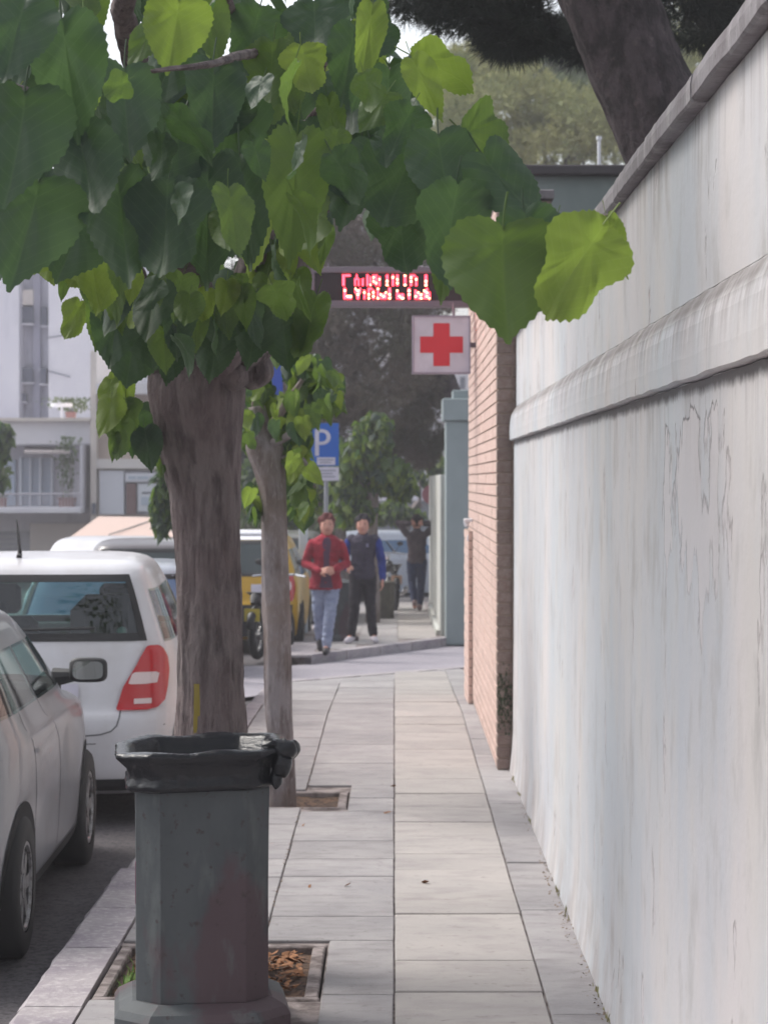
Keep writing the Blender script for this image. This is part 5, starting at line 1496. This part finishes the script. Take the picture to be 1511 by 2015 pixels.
# ------------------------------------------------------------------ pines
def needle_mat(name, c1, c2, c3):
    return M(name, c1, .9, [(.9,(1,1,1),c2,.42,.6),(.5,(1,1,1),c3,.55,.72)], space='World')
def pine(name, label, base, trunk, blobs, n, tuft, mat, bark=bark3, tn=14, wdt=.006, seed=1, limbs=True, cat='tree', gap=.5):
    """blobs: list of (centre, (rx,ry,rz)); tuft: length; needle sprays in a shell-biased volume"""
    r_ = random.Random(seed)
    b = Vector(base); t = thing(name, label, cat, b)
    if trunk:
        bark_tube('trunk', [Vector(p)-b for p, q_ in trunk], [q_ for p, q_ in trunk], bark, t, n=64 if len(trunk) > 4 else 28, dz=.04, amp=.02, freq=(6,4), seed=seed)
    if limbs:
        st = Vector(trunk[-1][0]) - b if trunk else Vector((0,0,3))
        for (c, rr) in blobs[:12]:
            e = Vector(c) - b; m = st.lerp(e, .5) + Vector((0,0,.2))
            bark_tube('branch', [st, m, e], [.07,.045,.02], bark, t, n=10, dz=.15, amp=.004, freq=(3,2), seed=seed)
    v = []; f = []
    for i in range(n):
        c, rr = r_.choice(blobs)
        a = Vector((r_.gauss(0,1), r_.gauss(0,1), r_.gauss(0,1))).normalized()*(r_.random()**.45)
        p = Vector((c[0]+a.x*rr[0], c[1]+a.y*rr[1], c[2]+a.z*rr[2]))
        if noise3(p, gap/max(.2, rr[0])*2.2) < -.18: continue
        p = p - b
        d0 = (a + Vector((r_.gauss(0,.5), r_.gauss(0,.5), r_.gauss(0,.5)+.3))).normalized()
        for k in range(tn):
            d = (d0 + Vector((r_.gauss(0,.6), r_.gauss(0,.6), r_.gauss(0,.6)))).normalized()
            s_ = d.cross(Vector((r_.gauss(0,1), r_.gauss(0,1), r_.gauss(0,1)))).normalized()*wdt
            n0 = len(v); l = tuft*r_.uniform(.6,1.1)
            v += [p - s_, p + s_, p + d*l]; f.append((n0, n0+1, n0+2))
    mesh_obj('needles', v, f, mat, t, kind='stuff')
    return t
dark_needles = needle_mat('needles_dark', (.030,.042,.034), (.042,.055,.042), (.05,.048,.042))
brown_needles = needle_mat('needles_brownish', (.17,.135,.115), (.12,.115,.08), (.24,.19,.155))
olive_needles = needle_mat('needles_olive', (.32,.35,.16), (.46,.45,.20), (.12,.17,.09))
olive2_needles = needle_mat('needles_green', (.11,.16,.075), (.17,.21,.09), (.06,.09,.05))
def blob(px, py, Y, rpx, rpy, ry=None):
    q_ = Y/F; return (tuple(P(px, py, Y)), (rpx*q_, (ry if ry else rpx*q_*1.1), rpy*q_))
# leaning pine right behind the wall, its trunk enters the picture at the top right
Yq = 11.5
tp_ = [((2.15,Yq,-.2),.30), (tuple(P(1420,560,Yq)),.27), (tuple(P(1325,310,Yq)),.245), (tuple(P(1262,150,Yq)),.235), (tuple(P(1195,0,Yq)),.235), (tuple(P(1090,-220,Yq)),.22), (tuple(P(980,-480,Yq)),.18)]
pine('pine_tree', 'leaning dark pine trunk rising behind the boundary wall with drooping dark boughs', (2.15, Yq, 0), tp_,
     [blob(1060,20,12.5,150,75), blob(930,10,12.5,110,60), blob(1150,80,13.5,90,45), blob(1420,40,13,130,60), blob(820,-10,12.5,90,45), blob(1300,-30,12,200,60), blob(1000,-130,12,300,90), blob(1350,-160,12,260,110), blob(1020,75,12.6,80,38)],
     5600, .13, dark_needles, tn=16, wdt=.0032, seed=3)
# big brownish pine over the far pavement
pine('pine_tree', 'big brown-green pine hanging over the far pavement behind the red cross sign', (1.6, 40, -.5), [((1.6,40,-.8),.28),((1.2,40,2.5),.22),((.6,40,4.5),.2)],
     [blob(700,560,38,110,110), blob(800,620,38,100,90), blob(740,720,39,110,90), blob(640,680,39,90,110), blob(820,760,40,60,80), blob(830,860,41,45,60), blob(780,480,38,140,90), blob(690,820,41,90,60), blob(610,800,41,90,60), blob(660,460,38,120,80), blob(560,600,40,120,110), blob(780,880,42,60,60)],
     15000, .20, brown_needles, tn=9, wdt=.009, seed=5)
pine('pine_tree', 'sunlit olive pine behind the flat roofed outbuilding', (3.5, 46, -.5), [((3.5,46,-.8),.3),((3.2,46,4.5),.22),((3.0,46,7.5),.2)],
     [blob(930,250,45,110,90), blob(1010,200,46,90,90), blob(1080,250,46,110,90), blob(1180,250,45,110,80), blob(900,170,47,60,60), blob(880,330,46,120,80), blob(960,120,48,90,50), blob(1240,200,46,100,120), blob(1020,310,45,120,50), blob(1380,100,47,120,160)],
     13000, .22, olive_needles, tn=9, wdt=.011, seed=7)
pine('pine_tree', 'mid green pine mass showing between the olive crown and the leaning trunk', (5.5, 52, -.5), [((5.5,52,-.8),.3),((5.3,52,4.5),.22)],
     [blob(1130,240,52,110,90), blob(1050,120,54,120,90), blob(860,240,54,100,120), blob(820,400,54,120,120), blob(960,420,54,160,120), blob(1200,130,54,120,120), blob(1350,150,54,140,160), blob(700,330,55,140,140)],
     12000, .26, olive2_needles, tn=8, wdt=.016, seed=9)
pine('pine_tree', 'tall dark pine closing the view behind the mulberry canopy', (-2.5, 50, -.8), [((-2.5,50,-.9),.3),((-2.4,50,3.5),.25),((-2.2,50,7.5),.2)],
     [blob(300,300,50,190,150), blob(480,300,50,190,150), blob(640,260,50,140,160), blob(600,450,50,120,140), blob(500,560,51,90,120), blob(560,760,51,100,120), blob(540,900,51,100,90), blob(420,850,51,70,150), blob(150,300,50,170,140)],
     12000, .26, dark_needles, tn=8, wdt=.016, seed=12)

# ------------------------------------------------------------------ houses on the left
plas_w = M('plaster_white', srgb(232,230,236), .9, [(.35,(1,1,.6),srgb(220,218,228),.4,.65),(1.2,(1,1,.2),srgb(168,168,182),.58,.75,4,.5)], space='World')
plas_c = M('plaster_cream', srgb(230,222,216), .9, [(.5,(1,1,.5),srgb(218,208,202),.4,.65)], space='World')
plas_p = M('plaster_pinkish', srgb(208,192,184), .9, [(.5,(1,1,.5),srgb(176,158,150),.4,.65)], space='World')
shut_m = M('shutter_pale_blue', srgb(186,198,214), .7)
win_d = M('window_dark', srgb(96,100,118), .35)
grey_p = M('stair_grey', srgb(196,196,208), .9, [(2,(1,1,.2),srgb(128,128,144),.45,.7)], space='World')
curt_m = M('curtain_white', srgb(222,226,234), .8)
Yb = 60.0; qb = Yb/F
def bx(px): return (px-VX)*qb
def bz(py): return H + (VY-py)*qb
def bbox(name, x0, x1, y0, y1, d0, d1, mat, parent, ch=0):
    """picture rectangle, from d0 to d1 metres behind Yb (corrected for depth)"""
    k0 = (Yb+d0)/Yb
    return MB().box(bx(x0)*k0, bx(x1)*k0, Yb+d0, Yb+d1, H+(bz(y1)-H)*k0, H+(bz(y0)-H)*k0, ch=ch).build(name, mat, parent)
tw = thing('apartment_block', 'tall plain white apartment block with a grey stair strip and small dark windows', 'building', (0,0,0))
bbox('wall', -420, 38, 300, 1110, 12, 22, plas_w, tw)
bbox('wall', 96, 240, 380, 1110, 12.02, 22, plas_w, tw)
bbox('stair_strip', 38.3, 95.7, 420, 1110, 13, 22, grey_p, tw)
bbox('stair_panel', 66, 80, 420, 1100, 12.8, 12.98, M('stair_dark', srgb(168,168,184), .9), tw)
bbox('lintel', 40, 66, 570, 600, 12.7, 12.95, plas_c, tw)
for (a, b, c, d) in ((42,65,604,636), (82,93,604,640), (42,65,724,752), (80,92,724,755), (42,52,775,790), (42,65,480,512)):
    w_ = bbox('window', a, b, c, d, 12.60, 12.99, win_d, tw)
    bbox('sill', a-2, b+2, d+.3, d+2.5, 12.45, 12.99, plas_w, w_)
MB().tube([(bx(96)*1.2, Yb+11.9, H+(bz(665)-H)*1.2), (bx(130)*1.2, Yb+11.9, H+(bz(660)-H)*1.2)], .02, 5).tube([(bx(96)*1.2, Yb+11.9, H+(bz(730)-H)*1.2), (bx(140)*1.2, Yb+11.9, H+(bz(742)-H)*1.2)], .02, 5).build('cable', win_d, tw)
hs_ = thing('balcony_house', 'two storey white house with awning, pale blue shutters and a plant filled balcony', 'building', (0,0,0))
bbox('wall', -420, 178, 875, 1130, 1.5, 10, plas_w, hs_)
bbox('parapet', -420, 178, 829, 872, .1, 1.4, plas_w, hs_)
bbox('roof_edge', -420, 180, 822, 828.6, -.1, 1.5, plas_c, hs_)
bbox('roof_slab', -420, 178, 872.3, 874.8, .1, 10, plas_w, hs_)
bbox('balcony_slab', -420, 160, 998, 1010, -.9, 1.48, plas_w, hs_, ch=.02)
bbox('lower_wall', 60, 178, 1030, 1130, 1.2, 1.48, plas_c, hs_)
bbox('garage_door', -60, 80, 1046, 1125, 1.3, 1.49, M('garage_grey', srgb(186,186,190), .7), hs_)
for k in range(7): bbox('door_rib', -60, 80, 1050+k*10, 1051.5+k*10, 1.22, 1.29, grey_p, hs_)
bbox('window_panel', -40, 30, 905, 995, 1.3, 1.49, shut_m, hs_)
for (a, b) in ((44,58), (62,77), (82,100)):
    w_ = bbox('shutter', a, b, 902, 996, 1.25, 1.49, shut_m, hs_)
    for k in range(10): bbox('slat', a+1, b-1, 906+k*9, 908+k*9, 1.2, 1.245, grey_p, w_)
for (a, b) in ((38,43), (58.2,61.8), (77.2,81.8), (100.3,104)):
    bbox('door_frame', a, b, 900, 996, 1.15, 1.49, curt_m, hs_)
bbox('balcony_divider', 158, 162, 876, 1000, -.6, 1.48, plas_w, hs_)
# awning: sloping cloth
aw = MB()
k0 = lambda d: (Yb+d)/Yb
def bp(px, py, d): return (bx(px)*k0(d), Yb+d, H+(bz(py)-H)*k0(d))
aw.add([bp(50,880,1.4), bp(140,880,1.4), bp(138,888,-.6), bp(48,888,-.6), bp(138,893,-.6), bp(48,893,-.6)], [(0,1,2,3),(3,2,4,5)])
aw.build('awning', M('awning_beige', srgb(190,180,180), .9), hs_)
rl_ = MB()
rl_.tube([bp(-100,972,-.85), bp(158,972,-.85)], .025, 6)
for k in range(44): rl_.tube([bp(-100+k*6,972,-.85), bp(-100+k*6,998,-.85)], .012, 4)
rl_.tube([bp(158,972,-.85), bp(158,972,1.4)], .025, 6)
rl_.build('balcony_railing', M('rail_white', srgb(190,186,196), .6), hs_)
pot_m = M('terracotta', srgb(150,110,104), .9)
def potted(px0, px1, py, d, h_px, label, seed, w_px=14, dark=False):
    c = Vector(bp((px0+px1)/2, py, d)); t = thing('potted_plant', label, 'plant', c)
    wd = (px1-px0)*qb/2
    MB().loft([octa(wd*.8,.14,.04,0), octa(wd,.18,.04,.22), octa(wd*1.05,.2,.04,.26)]).build('pot', pot_m, t)
    r_ = random.Random(seed); v = []; f = []
    hh = h_px*qb
    st_ = MB()
    for k in range(4): st_.tube([(r_.uniform(-wd,wd)*.6,0,.2),(r_.uniform(-wd,wd)*.6,0,hh*.8)], .012, 4)
    st_.build('stem', bark2, t)
    for k in range(330):
        z = .25 + (r_.random()**.7)*hh; p = Vector((r_.gauss(0,.35)*w_px*qb*(.4+z/hh), r_.gauss(0,.12), z)); e = Euler((r_.uniform(0,6),r_.uniform(0,6),r_.uniform(0,6))).to_matrix(); n0 = len(v); s_ = r_.uniform(.04,.08)
        for q_ in ((-1,0,0),(0,.5,0),(1,0,0),(0,-.5,0)): v.append(p + e @ (Vector(q_)*s_))
        f.append((n0,n0+1,n0+2,n0+3))
    mesh_obj('foliage', v, f, olive2_needles if not dark else dark_needles, t, kind='stuff')
    return t
potted(116, 150, 998, -.4, 118, 'tall plant in a long terracotta trough at the right end of the balcony', 2, 24)
potted(-2, 14, 998, -.4, 60, 'small plant in a terracotta pot at the left of the balcony', 4, 16)
potted(130, 150, 829, 3, 30, 'low shrub on the roof terrace beside the white parasol', 6, 40)
par = thing('terrace_table', 'bright white round table top on the roof terrace of the balcony house', 'table', bp(122,829,2.5))
MB().cyl((0,0,.45), (0,0,1), .30, .10, 24).build('top', M('white_plastic', srgb(245,245,248), .4), par)
MB().tube([(0,0,0),(0,0,.42)], .03, 8).build('leg', white_m, par)
nb_ = thing('shop_building', 'cream and pinkish building with a white shop front right of the balcony house', 'building', (0,0,0))
bbox('wall', 190, 480, 775, 905, .3, 9, plas_p, nb_)
bbox('corner_strip', 178.5, 190, 690, 1060, -.1, 9, plas_c, nb_)
bbox('lower_wall', 190.2, 480, 905.2, 1060, .31, 9, plas_c, nb_)
bbox('string_course', 190.3, 480, 903, 922, -.1, .29, M('band_white', srgb(226,220,218), .8), nb_)
bbox('roof_eave', 190, 480, 755, 774.6, -.6, 9, M('eave_white', srgb(232,230,236), .7), nb_)
bbox('shop_panel', 196, 244, 926, 1012, .0, .29, M('shop_white', srgb(226,228,238), .6), nb_)
bbox('shop_recess', 245, 325, 926, 1012, .18, .3, grey_p, nb_)
bbox('fascia', 247, 325, 931, 948, -.05, .17, M('shop_white2', srgb(224,226,236), .6), nb_)
for (a, b) in ((253,268), (270,292), (295,306)): bbox('fascia_lettering', a, b, 937, 943, -.062, -.053, shut_m, nb_)
bbox('brown_door', 249, 268, 951, 1012, .02, .17, M('door_brown', srgb(120,92,92), .6), nb_)
bbox('white_panel', 272, 325, 952, 1006, .0, .17, curt_m, nb_)
bbox('panel_mark', 280, 315, 968, 971, -.02, -.005, win_d, nb_)
bbox('panel_mark', 278, 308, 978, 994, -.02, -.005, shut_m, nb_)
bbox('meter_box', 181, 188, 990, 1012, -.3, -.12, win_d, nb_)
pr = MB()
pr.add([bp(195,1016,-9), bp(318,1018,-9), bp(345,1056,-14), bp(140,1056,-14), bp(140,1062,-14), bp(345,1062,-14)], [(0,1,2,3),(3,2,5,4)])
aw2 = thing('canopy', 'wide tan fabric canopy over the pavement in front of the white shop', 'awning', (0,0,0))
pr.build('fabric', M('canopy_tan', srgb(206,182,172), .9), aw2)
for px in (150, 330): MB().tube([bp(px,1060,-13.9), (bp(px,1060,-13.9)[0], Yb-13.9, -.9)], .04, 8).build('post', steel_m, aw2)
MB().tube([bp(215,1052,-14.1), bp(300,1024,-10)], .015, 5).build('rib', steel_m, aw2)
lp = thing('meter_post', 'small dark headed post standing in front of the tan canopy', 'post', (P(309,945,44).x, 44, zg(44)))
zt2 = H + (945-1012)*44/F - zg(44)
MB().tube([(0,0,0),(0,0,zt2-.25)], .035, 8).build('pole', win_d, lp)
MB().loft([octa(.05,.05,.02,zt2-.33), octa(.10,.08,.03,zt2-.26), octa(.10,.08,.03,zt2-.06), octa(.05,.05,.02,zt2)]).build('head', win_d, lp)
# white buildings closing the street, seen in gaps behind the pines
fb = thing('far_house', 'pale flat roofed house glimpsed behind the pines above the teal-grey pier', 'building', (0,0,0))
kf = 110/F
def fbox(name, x0, x1, y0, y1, d, mat, D=8):
    k = (110+d)/F; return MB().box((x0-VX)*k, (x1-VX)*k, 110+d, 110+d+D, H+(VY-y1)*k, H+(VY-y0)*k).build(name, mat, fb)
fbox('wall', 700, 1000, 700, 985, 0, plas_w)
fbox('roof', 695, 1005, 694, 699.6, -.8, plas_c, 9)
fbox('ground_floor', 700, 1000, 985.4, 1060, 0.5, M('shade_blue', srgb(86,96,110), .6))
for (a, b, c, d) in ((868,876,745,770), (905,915,742,765), (735,750,745,775), (790,805,745,775), (735,750,860,890), (850,862,860,890)): fbox('window', a, b, c, d, -.1, win_d, .095)
fl = thing('far_block', 'tall white block at the end of the street behind the trees', 'building', (0,0,0))
k = 130/F
MB().box((520-VX)*k, (860-VX)*k, 130, 140, -1, H+(VY-420)*k).build('wall', plas_w, fl)
for r_ in range(6):
    for c_ in range(6):
        a = 540 + c_*52; d = 470 + r_*70
        MB().box((a-VX)*k, (a+20-VX)*k, 129.9, 129.99, H+(VY-d-30)*k, H+(VY-d)*k).build('window', win_d, fl)
# low hedge mass between parked cars and far houses
sp_ = []
hg = thing('hedge', 'dark green hedge row beyond the taxi and parked cars', 'hedge', (-1.6, 56, -.9))
v = []; f = []
for k in range(7000):
    px_, py_ = rng.uniform(420, 700), rng.uniform(985, 1062); Yh = rng.uniform(55, 58)
    c = P(px_, py_ + 12*noise3((px_*.05, 0, 0)), Yh) - Vector((-1.6,56,-.9)); s_ = rng.uniform(.05,.1); e = Euler((rng.uniform(0,6),rng.uniform(0,6),rng.uniform(0,6))).to_matrix(); n0 = len(v)
    for q_ in ((-1,0,0),(0,.6,0),(1,0,0),(0,-.6,0)): v.append(c + e @ (Vector(q_)*s_))
    f.append((n0,n0+1,n0+2,n0+3))
mesh_obj('foliage', v, f, olive2_needles, hg, kind='stuff')
# left edge shrub in front of the white block
small_tree(-5, 40, [(-10,870,32,45),(-20,930,40,40),(5,850,18,20)], 'small green tree at the left edge before the balcony house', -40, 450, lw=(.10,.16), tones=(.05,.5))
# ------------------------------------------------------------------ the hazy air of the street
hz = bpy.data.materials.new('haze')
hz.use_nodes = True
hz.node_tree.nodes.clear()
_o = hz.node_tree.nodes.new('ShaderNodeOutputMaterial')
_v = hz.node_tree.nodes.new('ShaderNodeVolumePrincipled')
_v.inputs['Color'].default_value = (.92, .90, .96, 1)
_v.inputs['Density'].default_value = 0.0024
_v.inputs['Anisotropy'].default_value = 0.2
hz.node_tree.links.new(_v.outputs[0], _o.inputs['Volume'])
SC.cycles.volume_bounces = 0
haze = MB().box(-450, 450, -40, 340, -1.9, 22).build('haze', hz, kind='stuff')
